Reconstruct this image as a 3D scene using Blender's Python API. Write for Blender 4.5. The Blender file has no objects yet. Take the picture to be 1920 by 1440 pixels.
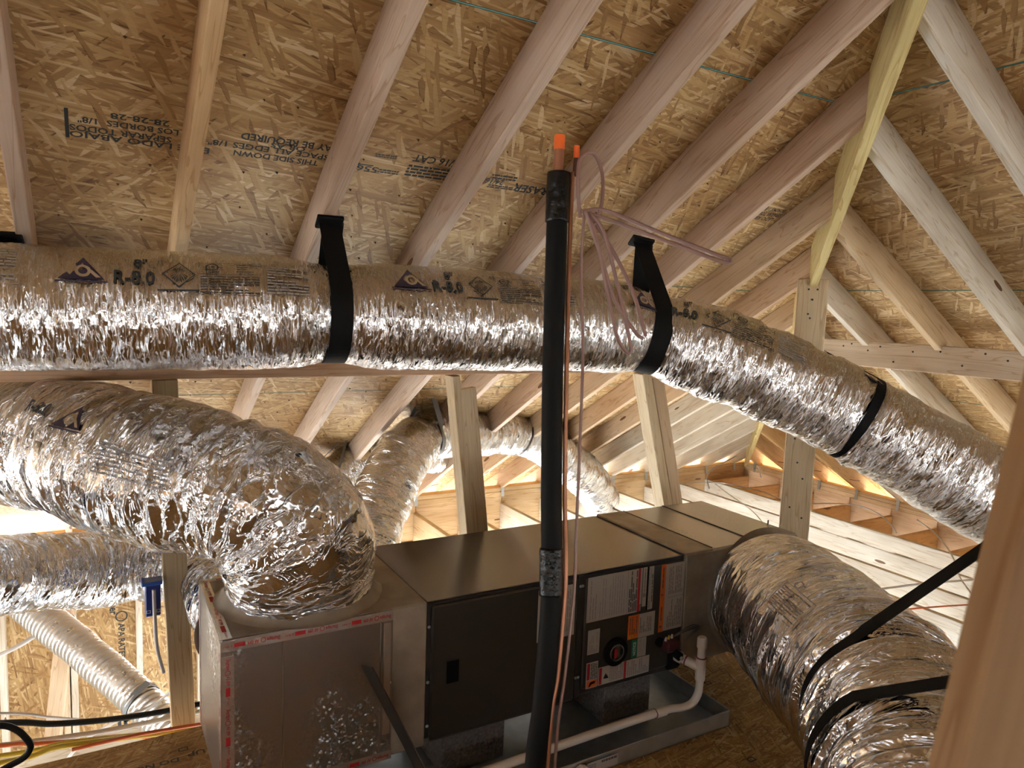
import bpy, bmesh, math, random
import numpy as np
from mathutils import Vector, Matrix
random.seed(7); rng = np.random.default_rng(7)
S = bpy.context.scene
COL = S.collection
EYE = 1.687                       # eye height above the attic deck; everything is laid out from the eye, then lifted
# ------------------------------------------------------------------ camera
cam = bpy.data.cameras.new('camera'); cam_o = bpy.data.objects.new('camera', cam); COL.objects.link(cam_o)
cam.sensor_width = 36; cam.lens = 1362.1 / 1920 * 36; cam.clip_start = .05; cam.clip_end = 300
YAW, PIT, ROL = math.radians(30.084), math.radians(-6.024), math.radians(2.097)
fw = Vector((math.sin(YAW) * math.cos(PIT), math.cos(YAW) * math.cos(PIT), math.sin(PIT)))
r0 = Vector((math.cos(YAW), -math.sin(YAW), 0)); u0 = r0.cross(fw)
rt = r0 * math.cos(ROL) + u0 * math.sin(ROL); up = -r0 * math.sin(ROL) + u0 * math.cos(ROL)
M = Matrix((rt, up, -fw)).transposed().to_4x4(); M.translation = (0, 0, EYE)
cam_o.matrix_world = M; S.camera = cam_o
cam.dof.use_dof = True; cam.dof.focus_distance = 3.0; cam.dof.aperture_fstop = 6.0
# ------------------------------------------------------------------ light
w = bpy.data.worlds.new('sky'); S.world = w; w.use_nodes = True
bg = w.node_tree.nodes['Background']; bg.inputs[0].default_value = (.76, .88, 1.0, 1); bg.inputs[1].default_value = 3.8
sun = bpy.data.lights.new('sun', 'SUN'); sun.energy = 46.0; sun.angle = .02; sun.color = (.98, .985, 1)
so = bpy.data.objects.new('sun', sun); COL.objects.link(so); so.rotation_euler = Vector((-.42, -.72, -.62)).to_track_quat('-Z', 'Y').to_euler()   # morning sun from beyond the far corner
S.view_settings.view_transform = 'Standard'; S.view_settings.look = 'None'; S.view_settings.gamma = 1
S.view_settings.use_curve_mapping = False; S.view_settings.exposure = 0.42
S.cycles.use_denoising = True
S.cycles.max_bounces = 6; S.cycles.diffuse_bounces = 4; S.cycles.glossy_bounces = 3; S.cycles.caustics_reflective = False
S.cycles.use_adaptive_sampling = True; S.cycles.adaptive_threshold = .16; S.cycles.adaptive_min_samples = 20
S.cycles.sample_clamp_indirect = 12
# ------------------------------------------------------------------ materials
def newmat(name):
    m = bpy.data.materials.new(name); m.use_nodes = True
    nt = m.node_tree; b = nt.nodes['Principled BSDF']
    return m, nt, b
def nd(nt, t, **k):
    n = nt.nodes.new(t)
    for a, v in k.items():
        if a.startswith('i_'):
            key = a[2:]; key = int(key) if key.isdigit() else key
            n.inputs[key].default_value = v
        else: setattr(n, a, v)
    return n
def math_n(nt, op, a, b=None, clamp=False):
    n = nt.nodes.new('ShaderNodeMath'); n.operation = op; n.use_clamp = clamp
    for i, v in enumerate((a, b)):
        if v is None: continue
        if hasattr(v, 'is_output'): nt.links.new(v, n.inputs[i])
        else: n.inputs[i].default_value = v
    return n.outputs[0]
def vmath(nt, op, a, b=None):
    n = nt.nodes.new('ShaderNodeVectorMath'); n.operation = op
    for i, v in enumerate((a, b)):
        if v is None: continue
        if hasattr(v, 'is_output'): nt.links.new(v, n.inputs[i])
        else: n.inputs[i].default_value = v
    return n.outputs[0]
def mix(nt, f, a, b, mode='MIX'):
    n = nt.nodes.new('ShaderNodeMix'); n.data_type = 'RGBA'; n.blend_type = mode
    for i, v in ((0, f), (6, a), (7, b)):
        if hasattr(v, 'is_output'): nt.links.new(v, n.inputs[i])
        else: n.inputs[i].default_value = v
    return n.outputs[2]
def ramp(nt, fac, stops):
    n = nt.nodes.new('ShaderNodeValToRGB'); e = n.color_ramp.elements
    while len(e) < len(stops): e.new(.5)
    for i, (p, c) in enumerate(stops): e[i].position = p; e[i].color = (*c, 1) if len(c) == 3 else c
    nt.links.new(fac, n.inputs[0]); return n.outputs[0]
def plain(name, col, rough=.6, metal=0., noise=0., nscale=20., bump=0., spec=.5):
    m, nt, b = newmat(name)
    b.inputs['Base Color'].default_value = (*col, 1); b.inputs['Roughness'].default_value = rough
    b.inputs['Metallic'].default_value = metal; b.inputs['Specular IOR Level'].default_value = spec
    if noise or bump:
        tc = nd(nt, 'ShaderNodeTexCoord'); n = nd(nt, 'ShaderNodeTexNoise', i_Scale=nscale, i_Detail=5.)
        nt.links.new(tc.outputs['Object'], n.inputs['Vector'])
        if noise:
            lo = tuple(c * (1 - noise) for c in col); hi = tuple(min(1, c * (1 + noise)) for c in col)
            nt.links.new(ramp(nt, n.outputs[0], [(.3, lo), (.7, hi)]), b.inputs['Base Color'])
        if bump:
            bp = nd(nt, 'ShaderNodeBump', i_Strength=bump, i_Distance=.01); nt.links.new(n.outputs[0], bp.inputs['Height'])
            nt.links.new(bp.outputs[0], b.inputs['Normal'])
    return m
def rand_coords(nt):
    tc = nd(nt, 'ShaderNodeTexCoord'); oi = nd(nt, 'ShaderNodeObjectInfo')
    off = nd(nt, 'ShaderNodeCombineXYZ')
    nt.links.new(math_n(nt, 'MULTIPLY', oi.outputs['Random'], 37.3), off.inputs[0])
    nt.links.new(math_n(nt, 'MULTIPLY', oi.outputs['Random'], 91.7), off.inputs[1])
    return vmath(nt, 'ADD', tc.outputs['Object'], off.outputs[0]), oi
def wood_mat(name, vertical_rings=1.0):
    m, nt, b = newmat(name); v, oi = rand_coords(nt)
    s1 = vmath(nt, 'MULTIPLY', v, (.9, 14, 14)); n1 = nd(nt, 'ShaderNodeTexNoise', i_Scale=1., i_Detail=3., i_Distortion=.6); nt.links.new(s1, n1.inputs['Vector'])
    rings = math_n(nt, 'FRACT', math_n(nt, 'MULTIPLY', n1.outputs[0], 9.0))
    s2 = vmath(nt, 'MULTIPLY', v, (4, 170, 170)); n2 = nd(nt, 'ShaderNodeTexNoise', i_Scale=1., i_Detail=2.); nt.links.new(s2, n2.inputs['Vector'])
    s3 = vmath(nt, 'MULTIPLY', v, (2.6, 11, 11)); vo = nd(nt, 'ShaderNodeTexVoronoi', i_Scale=1.); nt.links.new(s3, vo.inputs['Vector'])
    sepc = nd(nt, 'ShaderNodeSeparateColor'); nt.links.new(vo.outputs['Color'], sepc.inputs[0])
    gate = math_n(nt, 'GREATER_THAN', sepc.outputs[0], .62)
    size = math_n(nt, 'ADD', math_n(nt, 'MULTIPLY', sepc.outputs[1], .09), .05)
    knot = math_n(nt, 'MULTIPLY', math_n(nt, 'LESS_THAN', vo.outputs['Distance'], size), gate)
    s4 = vmath(nt, 'MULTIPLY', v, (2.2, 7, 7)); n4 = nd(nt, 'ShaderNodeTexNoise', i_Scale=1., i_Detail=3.); nt.links.new(s4, n4.inputs['Vector'])
    tone = mix(nt, ramp(nt, n4.outputs[0], [(.35, (0, 0, 0)), (.7, (1, 1, 1))]), (.78, .72, .66, 1), (1.0, 1.0, 1.0, 1))
    ringc = ramp(nt, rings, [(0, (.97, .97, .97)), (.75, (.96, .95, .93)), (.95, (.76, .66, .55)), (1, (.95, .94, .93))])
    fine = ramp(nt, n2.outputs[0], [(.3, (.88, .86, .84)), (.6, (1, 1, 1))])
    c = mix(nt, 1., oi.outputs['Color'], tone, 'MULTIPLY'); c = mix(nt, 1., c, ringc, 'MULTIPLY'); c = mix(nt, .7, c, fine, 'MULTIPLY')
    c = mix(nt, knot, c, (.17, .085, .04, 1))
    nt.links.new(c, b.inputs['Base Color']); b.inputs['Roughness'].default_value = .62; b.inputs['Specular IOR Level'].default_value = .3
    bp = nd(nt, 'ShaderNodeBump', i_Strength=.25, i_Distance=.002); nt.links.new(n2.outputs[0], bp.inputs['Height']); nt.links.new(bp.outputs[0], b.inputs['Normal'])
    return m
def osb_mat(name, tint=(1, 1, 1), dens=1.0):
    m, nt, b = newmat(name); v, oi = rand_coords(nt)
    wn = nd(nt, 'ShaderNodeTexNoise', i_Scale=7., i_Detail=2.); nt.links.new(v, wn.inputs['Vector'])
    wv = vmath(nt, 'MULTIPLY', vmath(nt, 'SUBTRACT', wn.outputs['Color'], (.5, .5, .5)), (.014, .014, 0))
    v = vmath(nt, 'ADD', v, wv)
    col = None; hgt = None
    stops = [(0, (.20, .10, .038)), (.1, (.37, .21, .08)), (.45, (.51, .32, .132)), (.8, (.65, .45, .21)), (1, (.82, .65, .40))]
    for i, (ang, sx, sy) in enumerate([(4, 5.5, 60), (-24, 6.5, 74), (24, 6, 84), (-52, 9, 74), (8, 5, 110), (66, 11, 84)]):
        mp = nd(nt, 'ShaderNodeMapping'); mp.inputs['Rotation'].default_value = (0, 0, math.radians(ang)); mp.inputs['Location'].default_value = (i * 3.7, i * 5.1, 0)
        nt.links.new(v, mp.inputs['Vector'])
        sc = vmath(nt, 'MULTIPLY', mp.outputs[0], (sx * dens, sy * dens, 0))
        vo = nd(nt, 'ShaderNodeTexVoronoi', voronoi_dimensions='2D', i_Scale=1.); nt.links.new(sc, vo.inputs['Vector'])
        sp = nd(nt, 'ShaderNodeSeparateColor'); nt.links.new(vo.outputs['Color'], sp.inputs[0])
        if i == 0:
            gs = vmath(nt, 'MULTIPLY', mp.outputs[0], (sx * .8, sy * 5, 0)); gn = nd(nt, 'ShaderNodeTexNoise', noise_dimensions='2D', i_Scale=1., i_Detail=1.); nt.links.new(gs, gn.inputs['Vector'])
        val = math_n(nt, 'SUBTRACT', math_n(nt, 'ADD', math_n(nt, 'MULTIPLY', sp.outputs[0], .9), math_n(nt, 'MULTIPLY', gn.outputs[0], .36)), .1)
        edge = math_n(nt, 'MULTIPLY', math_n(nt, 'GREATER_THAN', vo.outputs['Distance'], .66), .14)
        val = math_n(nt, 'SUBTRACT', val, edge)
        cc = ramp(nt, val, stops)
        if col is None: col, hgt = cc, val
        else:
            gate = math_n(nt, 'GREATER_THAN', sp.outputs[1], (.0, .5, .55, .7, .66, .8, .72)[i])
            col = mix(nt, gate, col, cc)
            hn = nt.nodes.new('ShaderNodeMix'); nt.links.new(gate, hn.inputs[0]); nt.links.new(hgt, hn.inputs[2]); nt.links.new(val, hn.inputs[3]); hgt = hn.outputs[0]
    pn = nd(nt, 'ShaderNodeTexNoise', i_Scale=2.3, i_Detail=2.); nt.links.new(v, pn.inputs['Vector'])
    col = mix(nt, .8, col, ramp(nt, pn.outputs[0], [(.35, (.72, .62, .52)), (.65, (1, 1, 1))]), 'MULTIPLY')
    col = mix(nt, 1., col, (*tint, 1), 'MULTIPLY')
    nt.links.new(col, b.inputs['Base Color']); b.inputs['Roughness'].default_value = .55; b.inputs['Specular IOR Level'].default_value = .35
    bp = nd(nt, 'ShaderNodeBump', i_Strength=.45, i_Distance=.004); nt.links.new(hgt, bp.inputs['Height']); nt.links.new(bp.outputs[0], b.inputs['Normal'])
    return m
def foil_mat(name, base=(.70, .70, .71), rough=.2, crease=(70, 9), cells=(38, 30), tilt=.35, bump=.7):
    m, nt, b = newmat(name)
    uv = nd(nt, 'ShaderNodeUVMap', uv_map='m').outputs[0]
    n1 = nd(nt, 'ShaderNodeTexNoise', noise_dimensions='2D', i_Scale=1., i_Detail=4., i_Roughness=.6, i_Distortion=.5); nt.links.new(vmath(nt, 'MULTIPLY', uv, (*crease, 0)), n1.inputs['Vector'])
    rid = math_n(nt, 'ABSOLUTE', math_n(nt, 'SUBTRACT', n1.outputs[0], .5))
    n2 = nd(nt, 'ShaderNodeTexNoise', noise_dimensions='2D', i_Scale=1., i_Detail=2.); nt.links.new(vmath(nt, 'MULTIPLY', uv, (22, 22, 0)), n2.inputs['Vector'])
    wv = vmath(nt, 'ADD', uv, vmath(nt, 'MULTIPLY', n2.outputs['Color'], (.02, .03, 0)))
    vo = nd(nt, 'ShaderNodeTexVoronoi', voronoi_dimensions='2D', i_Scale=1.); nt.links.new(vmath(nt, 'MULTIPLY', wv, (*cells, 0)), vo.inputs['Vector'])
    vo2 = nd(nt, 'ShaderNodeTexVoronoi', voronoi_dimensions='2D', i_Scale=1.); nt.links.new(vmath(nt, 'MULTIPLY', wv, (cells[0] * 2.7, cells[1] * 1.6, 0)), vo2.inputs['Vector'])
    h = math_n(nt, 'ADD', math_n(nt, 'MINIMUM', math_n(nt, 'MULTIPLY', rid, 5.0), .32), math_n(nt, 'MULTIPLY', n2.outputs[0], .6))
    bp = nd(nt, 'ShaderNodeBump', i_Strength=bump, i_Distance=.012); nt.links.new(h, bp.inputs['Height'])
    t1 = vmath(nt, 'MULTIPLY', vmath(nt, 'SUBTRACT', vo.outputs['Color'], (.5, .5, .5)), (tilt,) * 3)
    t2 = vmath(nt, 'MULTIPLY', vmath(nt, 'SUBTRACT', vo2.outputs['Color'], (.5, .5, .5)), (tilt * .8,) * 3)
    nn = vmath(nt, 'NORMALIZE', vmath(nt, 'ADD', vmath(nt, 'ADD', bp.outputs[0], t1), t2))
    nt.links.new(nn, b.inputs['Normal'])
    b.inputs['Base Color'].default_value = (*base, 1); b.inputs['Metallic'].default_value = 1
    nt.links.new(math_n(nt, 'ADD', math_n(nt, 'MULTIPLY', n2.outputs[0], .18), rough - .06), b.inputs['Roughness'])
    return m
WOOD = wood_mat('lumber'); OSB = osb_mat('osb'); OSB_FLOOR = osb_mat('osb_floor', (.93, .95, .9), 1.5)
FOIL = foil_mat('foil_straight', crease=(110, 16), cells=(60, 22), tilt=.2, bump=.45, rough=.1); FOIL_C = foil_mat('foil_crumpled', crease=(30, 9), cells=(26, 15), tilt=.34, bump=.9, rough=.11)
FOIL_R = foil_mat('foil_ribbed', crease=(26, 6), cells=(26, 10), tilt=.34, bump=.6, rough=.1); FLEX = foil_mat('bare_flex', base=(.72, .70, .68), crease=(20, 30), cells=(60, 30), tilt=.06, bump=.25, rough=.28)
def board_foil():
    m, nt, b = newmat('foil_board'); tc = nd(nt, 'ShaderNodeTexCoord')
    n = nd(nt, 'ShaderNodeTexNoise', i_Scale=3., i_Detail=3.); nt.links.new(tc.outputs['Object'], n.inputs['Vector'])
    vo = nd(nt, 'ShaderNodeTexVoronoi', i_Scale=160.); nt.links.new(tc.outputs['Object'], vo.inputs['Vector'])
    gate = ramp(nt, n.outputs[0], [(.42, (0, 0, 0)), (.58, (1, 1, 1))])
    t = vmath(nt, 'MULTIPLY', vmath(nt, 'SUBTRACT', vo.outputs['Color'], (.5, .5, .5)), (.5, .5, .5))
    ge = nd(nt, 'ShaderNodeNewGeometry'); mx = nt.nodes.new('ShaderNodeMix'); mx.data_type = 'VECTOR'
    nt.links.new(gate, mx.inputs[0]); nt.links.new(ge.outputs['Normal'], mx.inputs[4]); nt.links.new(vmath(nt, 'ADD', ge.outputs['Normal'], t), mx.inputs[5])
    nt.links.new(vmath(nt, 'NORMALIZE', mx.outputs[1]), b.inputs['Normal'])
    b.inputs['Base Color'].default_value = (.40, .38, .35, 1); b.inputs['Metallic'].default_value = 1; b.inputs['Roughness'].default_value = .3
    return m
BFOIL = board_foil()
MASTIC = plain('mastic', (.34, .285, .22), .55, noise=.25, nscale=9, bump=.35)
CAB = plain('cabinet_paint', (.045, .041, .037), .3, noise=.1, nscale=3); CABTOP = plain('cabinet_top', (.15, .135, .12), .2, .75, noise=.2, nscale=2.5)
DOOR = plain('door_paint', (.040, .036, .032), .3, noise=.1, nscale=4)
PAPER = plain('label_paper', (.50, .47, .44), .5); PRINT = plain('label_print', (.10, .095, .09), .6); GREYPRINT = plain('label_grey', (.3, .28, .26), .6)
ORANGE = plain('label_orange', (.80, .17, .03), .5); RED = plain('label_red', (.5, .02, .03), .5); GREEN = plain('label_green', (.02, .22, .13), .5); WHITE = plain('print_white', (.85, .85, .85), .5)
INK = plain('ink', (.03, .035, .035), .7); INKBLUE = plain('ink_violet', (.045, .035, .06), .45); GREENEDGE = plain('edge_paint', (.008, .10, .075), .6)
BLACK = plain('black_web', (.005, .005, .005), .7, bump=.2, nscale=300, spec=.15); BLACKTAPE = plain('black_tape', (.007, .007, .007), .2, bump=.7, nscale=45, spec=.3)
BLACKFOAM = plain('black_foam', (.007, .007, .007), .6, bump=.12, nscale=25, spec=.12); COPPER = plain('copper', (.42, .19, .11), .4, .7); ORCAP = plain('orange_cap', (.95, .17, .03), .45)
TSTAT = plain('brown_cable', (.30, .17, .14), .35); GALV = plain('galvanised', (.52, .56, .57), .32, .9, noise=.12, nscale=14); DARKMETAL = plain('dark_metal', (.12, .11, .10), .45, .7)
CONC = plain('cinder_block', (.13, .12, .115), .9, noise=.35, nscale=90, bump=.8); PVC = plain('pvc', (.80, .72, .64), .35); PRIMER = plain('pvc_primer', (.25, .05, .10), .5)
BLUE = plain('blue_plastic', (.01, .03, .22), .4); BLUELID = plain('blue_lid', (.03, .13, .55), .35); CABLEW = plain('white_cable', (.62, .58, .55), .4); CABLEY = plain('yellow_cable', (.62, .47, .05), .4); CABLEO = plain('orange_cable', (.62, .13, .03), .4)
CABLEB = plain('black_cable', (.010, .010, .010), .5, spec=.2); TIE = plain('zinc_tie', (.5, .52, .53), .4, .8); GREYSTRAP = plain('grey_strap', (.20, .21, .22), .45)
NAIL = plain('nail', (.10, .07, .05), .5, .6); GROUND = plain('dry_ground', (.74, .73, .70), .9, noise=.15, nscale=.6); SLAB = plain('concrete_floor', (.70, .76, .80), .8, noise=.1, nscale=1.5); TAPE = plain('foil_tape', (.62, .58, .54), .3, .9, bump=.3, nscale=40)
# ------------------------------------------------------------------ object helpers
WM = {}
def place(o, mw, parent=None):
    WM[o.name] = mw
    if parent is not None:
        o.parent = parent; o.matrix_basis = WM[parent.name].inverted() @ mw
    else: o.matrix_basis = mw
def tag(o, label=None, cat=None, group=None, kind=None):
    if label: o['label'] = label
    if cat: o['category'] = cat
    if group: o['group'] = group
    if kind: o['kind'] = kind
    return o
def root(name, loc, label, cat, group=None):
    o = bpy.data.objects.new(name, None); COL.objects.link(o); o.empty_display_size = .1
    place(o, Matrix.Translation(loc)); return tag(o, label, cat, group)
def sroot(name, loc=(0, 0, 0)):
    o = bpy.data.objects.new(name, None); COL.objects.link(o); place(o, Matrix.Translation(loc)); o['kind'] = 'structure'; return o
def ob(name, me, mats, parent=None, mw=None, smooth=False):
    if not isinstance(mats, (list, tuple)): mats = [mats]
    if not me.materials:
        for m in mats: me.materials.append(m)
    if smooth:
        me.polygons.foreach_set('use_smooth', [True] * len(me.polygons))
    o = bpy.data.objects.new(name, me); COL.objects.link(o)
    place(o, mw if mw is not None else Matrix.Identity(4), parent); return o
def pyd(name, v, f, mi=None):
    me = bpy.data.meshes.new(name); me.from_pydata([tuple(map(float, p)) for p in v], [], f)
    if mi: me.polygons.foreach_set('material_index', mi)
    me.update(); return me
def from_bm(name, bm):
    me = bpy.data.meshes.new(name); bm.normal_update(); bm.to_mesh(me); bm.free(); return me
def chamf(name, corners, bev=.0025, seg=1):
    """box from 8 corners (x0y0z0,x1y0z0,x1y1z0,x0y1z0, same for z1)"""
    bm = bmesh.new(); vs = [bm.verts.new(c) for c in corners]
    for f in ((3, 2, 1, 0), (4, 5, 6, 7), (0, 1, 5, 4), (1, 2, 6, 5), (2, 3, 7, 6), (3, 0, 4, 7)): bm.faces.new([vs[i] for i in f])
    if bev: bmesh.ops.bevel(bm, geom=list(bm.edges), offset=bev, segments=seg, affect='EDGES', profile=.5)
    return from_bm(name, bm)
def boxc(a, b):
    (x0, y0, z0), (x1, y1, z1) = a, b
    return [(x0, y0, z0), (x1, y0, z0), (x1, y1, z0), (x0, y1, z0), (x0, y0, z1), (x1, y0, z1), (x1, y1, z1), (x0, y1, z1)]
def box(name, a, b, mat, parent=None, bev=.002, origin=None):
    """axis aligned box, its origin at the middle of its base"""
    o = Vector(((a[0] + b[0]) / 2, (a[1] + b[1]) / 2, min(a[2], b[2]))) if origin is None else Vector(origin)
    me = chamf(name, [tuple(Vector(c) - o) for c in boxc(a, b)], bev)
    return ob(name, me, mat, parent, Matrix.Translation(o))
def frame(p0, xd, zd):
    x = Vector(xd).normalized(); z = Vector(zd); z = (z - x * z.dot(x)).normalized(); y = z.cross(x)
    m = Matrix((x, y, z)).transposed().to_4x4(); m.translation = Vector(p0); return m
def board(name, p0, p1, t, d, zdir, parent=None, color=None, mat=None, bev=.003, cut0=(0, 0), cut1=(0, 0), seg=1):
    p0, p1 = Vector(p0), Vector(p1); L = (p1 - p0).length; c = []
    for z in (-d / 2, d / 2):
        for (e, y) in ((0, -t / 2), (1, -t / 2), (1, t / 2), (0, t / 2)):
            k = cut1 if e else cut0; c.append((L * e + k[0] * y + k[1] * z, y, z))
    me = chamf(name, c, bev, seg); o = ob(name, me, mat or WOOD, parent, frame(p0, p1 - p0, zdir))
    o.color = (*(color or tone()), 1); return o
def tone(kind='fresh'):
    k = random.random()
    if kind == 'fresh': base = [(.78, .58, .40), (.80, .63, .45), (.74, .52, .37)][int(k * 3)]
    elif kind == 'pale': base = [(.88, .84, .74), (.86, .81, .70)][int(k * 2)]
    elif kind == 'pink': base = [(.77, .60, .47), (.78, .62, .50), (.75, .57, .44)][int(k * 3)]
    j = .94 + .1 * random.random(); return tuple(min(1, c * j) for c in base)
def catmull(pts, n):
    P = np.array(pts, float); P = np.vstack([2 * P[0] - P[1], P, 2 * P[-1] - P[-2]]); out = []
    segs = len(P) - 3
    for i in range(segs):
        p0, p1, p2, p3 = P[i:i + 4]; tt = np.linspace(0, 1, 24, endpoint=(i == segs - 1))[:, None]
        out.append(.5 * ((2 * p1) + (-p0 + p2) * tt + (2 * p0 - 5 * p1 + 4 * p2 - p3) * tt ** 2 + (-p0 + 3 * p1 - 3 * p2 + p3) * tt ** 3))
    Q = np.vstack(out); s = np.r_[0, np.cumsum(np.linalg.norm(np.diff(Q, axis=0), axis=1))]
    u = np.linspace(0, s[-1], n); return np.stack([np.interp(u, s, Q[:, k]) for k in range(3)], 1), u
def frames(Q, ref):
    T = np.gradient(Q, axis=0); T /= np.linalg.norm(T, axis=1)[:, None]
    N = np.zeros_like(T); n = np.array(ref, float); n -= T[0] * (n @ T[0]); N[0] = n / np.linalg.norm(n)
    for i in range(1, len(T)):
        n = N[i - 1] - T[i] * (N[i - 1] @ T[i]); N[i] = n / np.linalg.norm(n)
    return T, N, np.cross(T, N)
_G = {}
def vnoise(u, v, seed, pv=0):
    """smooth value noise; v wraps with integer period pv"""
    if seed not in _G: _G[seed] = np.random.default_rng(seed).random((257, 257))
    g = _G[seed]; iu = np.floor(u).astype(int); iv = np.floor(v).astype(int); fu = u - iu; fv = v - iv
    fu = fu * fu * (3 - 2 * fu); fv = fv * fv * (3 - 2 * fv)
    w_ = (lambda k: k % pv) if pv else (lambda k: k % 257)
    a = g[iu % 257, w_(iv)]; b_ = g[(iu + 1) % 257, w_(iv)]; c = g[iu % 257, w_(iv + 1)]; d = g[(iu + 1) % 257, w_(iv + 1)]
    return (a * (1 - fu) + b_ * fu) * (1 - fv) + (c * (1 - fu) + d * fu) * fv - .5
class Tube:
    """a duct or cable: path, radius and a wrinkle function that text can follow"""
    def __init__(self, pts, r, ref=(0, -1, 0), n=200, m=64, disp=None):
        self.Q, self.u = catmull(pts, n); self.T, self.N, self.B = frames(self.Q, ref); self.r, self.m, self.disp = r, m, disp
    def rad(self, u, th):
        r = self.r(u) if callable(self.r) else self.r * np.ones_like(u)
        return r + (self.disp(u, th) if self.disp else 0)
    def at(self, u, th, lift=0.):
        u = np.asarray(u, float); th = np.asarray(th, float)
        ip = lambda A: np.stack([np.interp(u, self.u, A[:, k]) for k in range(3)], -1)
        N, B = ip(self.N), ip(self.B); N /= np.linalg.norm(N, axis=-1, keepdims=True); B /= np.linalg.norm(B, axis=-1, keepdims=True)
        R = self.rad(u, th) + lift
        return ip(self.Q) + R[..., None] * (np.cos(th)[..., None] * N + np.sin(th)[..., None] * B)
    def mesh(self, name, caps=True):
        n, m = len(self.u), self.m; th = np.linspace(0, 2 * math.pi, m, endpoint=False)
        U, TH = np.meshgrid(self.u, th, indexing='ij'); P = self.at(U, TH).reshape(-1, 3)
        i = np.arange(n - 1)[:, None] * m; j = np.arange(m)[None]; j2 = (j + 1) % m
        F = np.stack([i + j, i + j2, i + m + j2, i + m + j], -1).reshape(-1, 4).tolist()
        me = bpy.data.meshes.new(name)
        if caps: F += [list(range(m))[::-1], list(range((n - 1) * m, n * m))]
        me.from_pydata(P.tolist(), [], F); me.update()
        uv = me.uv_layers.new(name='m'); r = self.r if not callable(self.r) else float(np.mean(self.r(self.u)))
        li = np.zeros(len(me.loops), int); me.loops.foreach_get('vertex_index', li)
        uu = self.u[li // m]; vv = (li % m) * (2 * math.pi * r / m)
        nq = (n - 1) * m * 4; a = vv[:nq].reshape(-1, 4); wrap = (a.max(1) - a.min(1)) > math.pi * r
        a[wrap] = np.where(a[wrap] < math.pi * r, a[wrap] + 2 * math.pi * r, a[wrap]); vv[:nq] = a.reshape(-1)
        uv.data.foreach_set('uv', np.stack([uu, vv], 1).ravel()); return me
def tube(name, pts, r, mat, parent=None, n=None, m=10, ref=(0, -1, .2), origin=None):
    tb = Tube(pts, r, ref, n or max(8, 8 * len(pts)), m); me = tb.mesh(name)
    o = Vector(pts[0]) if origin is None else Vector(origin)
    me.transform(Matrix.Translation(-o)); return ob(name, me, mat, parent, Matrix.Translation(o), smooth=True)
def lathe(name, prof, p, axis, mat, parent=None, m=24):
    """prof: list of (r, h) along axis from p"""
    v, f = [], []
    for (r, h) in prof:
        for k in range(m):
            a = 2 * math.pi * k / m; v.append((r * math.cos(a), r * math.sin(a), h))
    for i in range(len(prof) - 1):
        for k in range(m): f.append((i * m + k, i * m + (k + 1) % m, (i + 1) * m + (k + 1) % m, (i + 1) * m + k))
    f.append(tuple(range(m))[::-1]); f.append(tuple(range((len(prof) - 1) * m, len(prof) * m)))
    z = Vector(axis).normalized(); x = Vector((1, 0, 0)) if abs(z.x) < .9 else Vector((0, 1, 0)); x = (x - z * x.dot(z)).normalized()
    mw = Matrix((x, z.cross(x), z)).transposed().to_4x4(); mw.translation = Vector(p)
    me = pyd(name, v, f); o = ob(name, me, mat, parent, mw, smooth=True)
    me.set_sharp_from_angle(angle=math.radians(40)); return o
_TC = {}
def text2d(body, size=1.0):
    if body not in _TC:
        c = bpy.data.curves.new('t', 'FONT'); c.body = body; c.size = 1; c.resolution_u = 2; c.offset = .022
        o = bpy.data.objects.new('t', c); me = bpy.data.meshes.new_from_object(o)
        _TC[body] = (np.array([v.co[:2] for v in me.vertices]).reshape(-1, 2), [list(p.vertices) for p in me.polygons])
        bpy.data.objects.remove(o); bpy.data.curves.remove(c); bpy.data.meshes.remove(me)
    v, f = _TC[body]; return v * size, f
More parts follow.
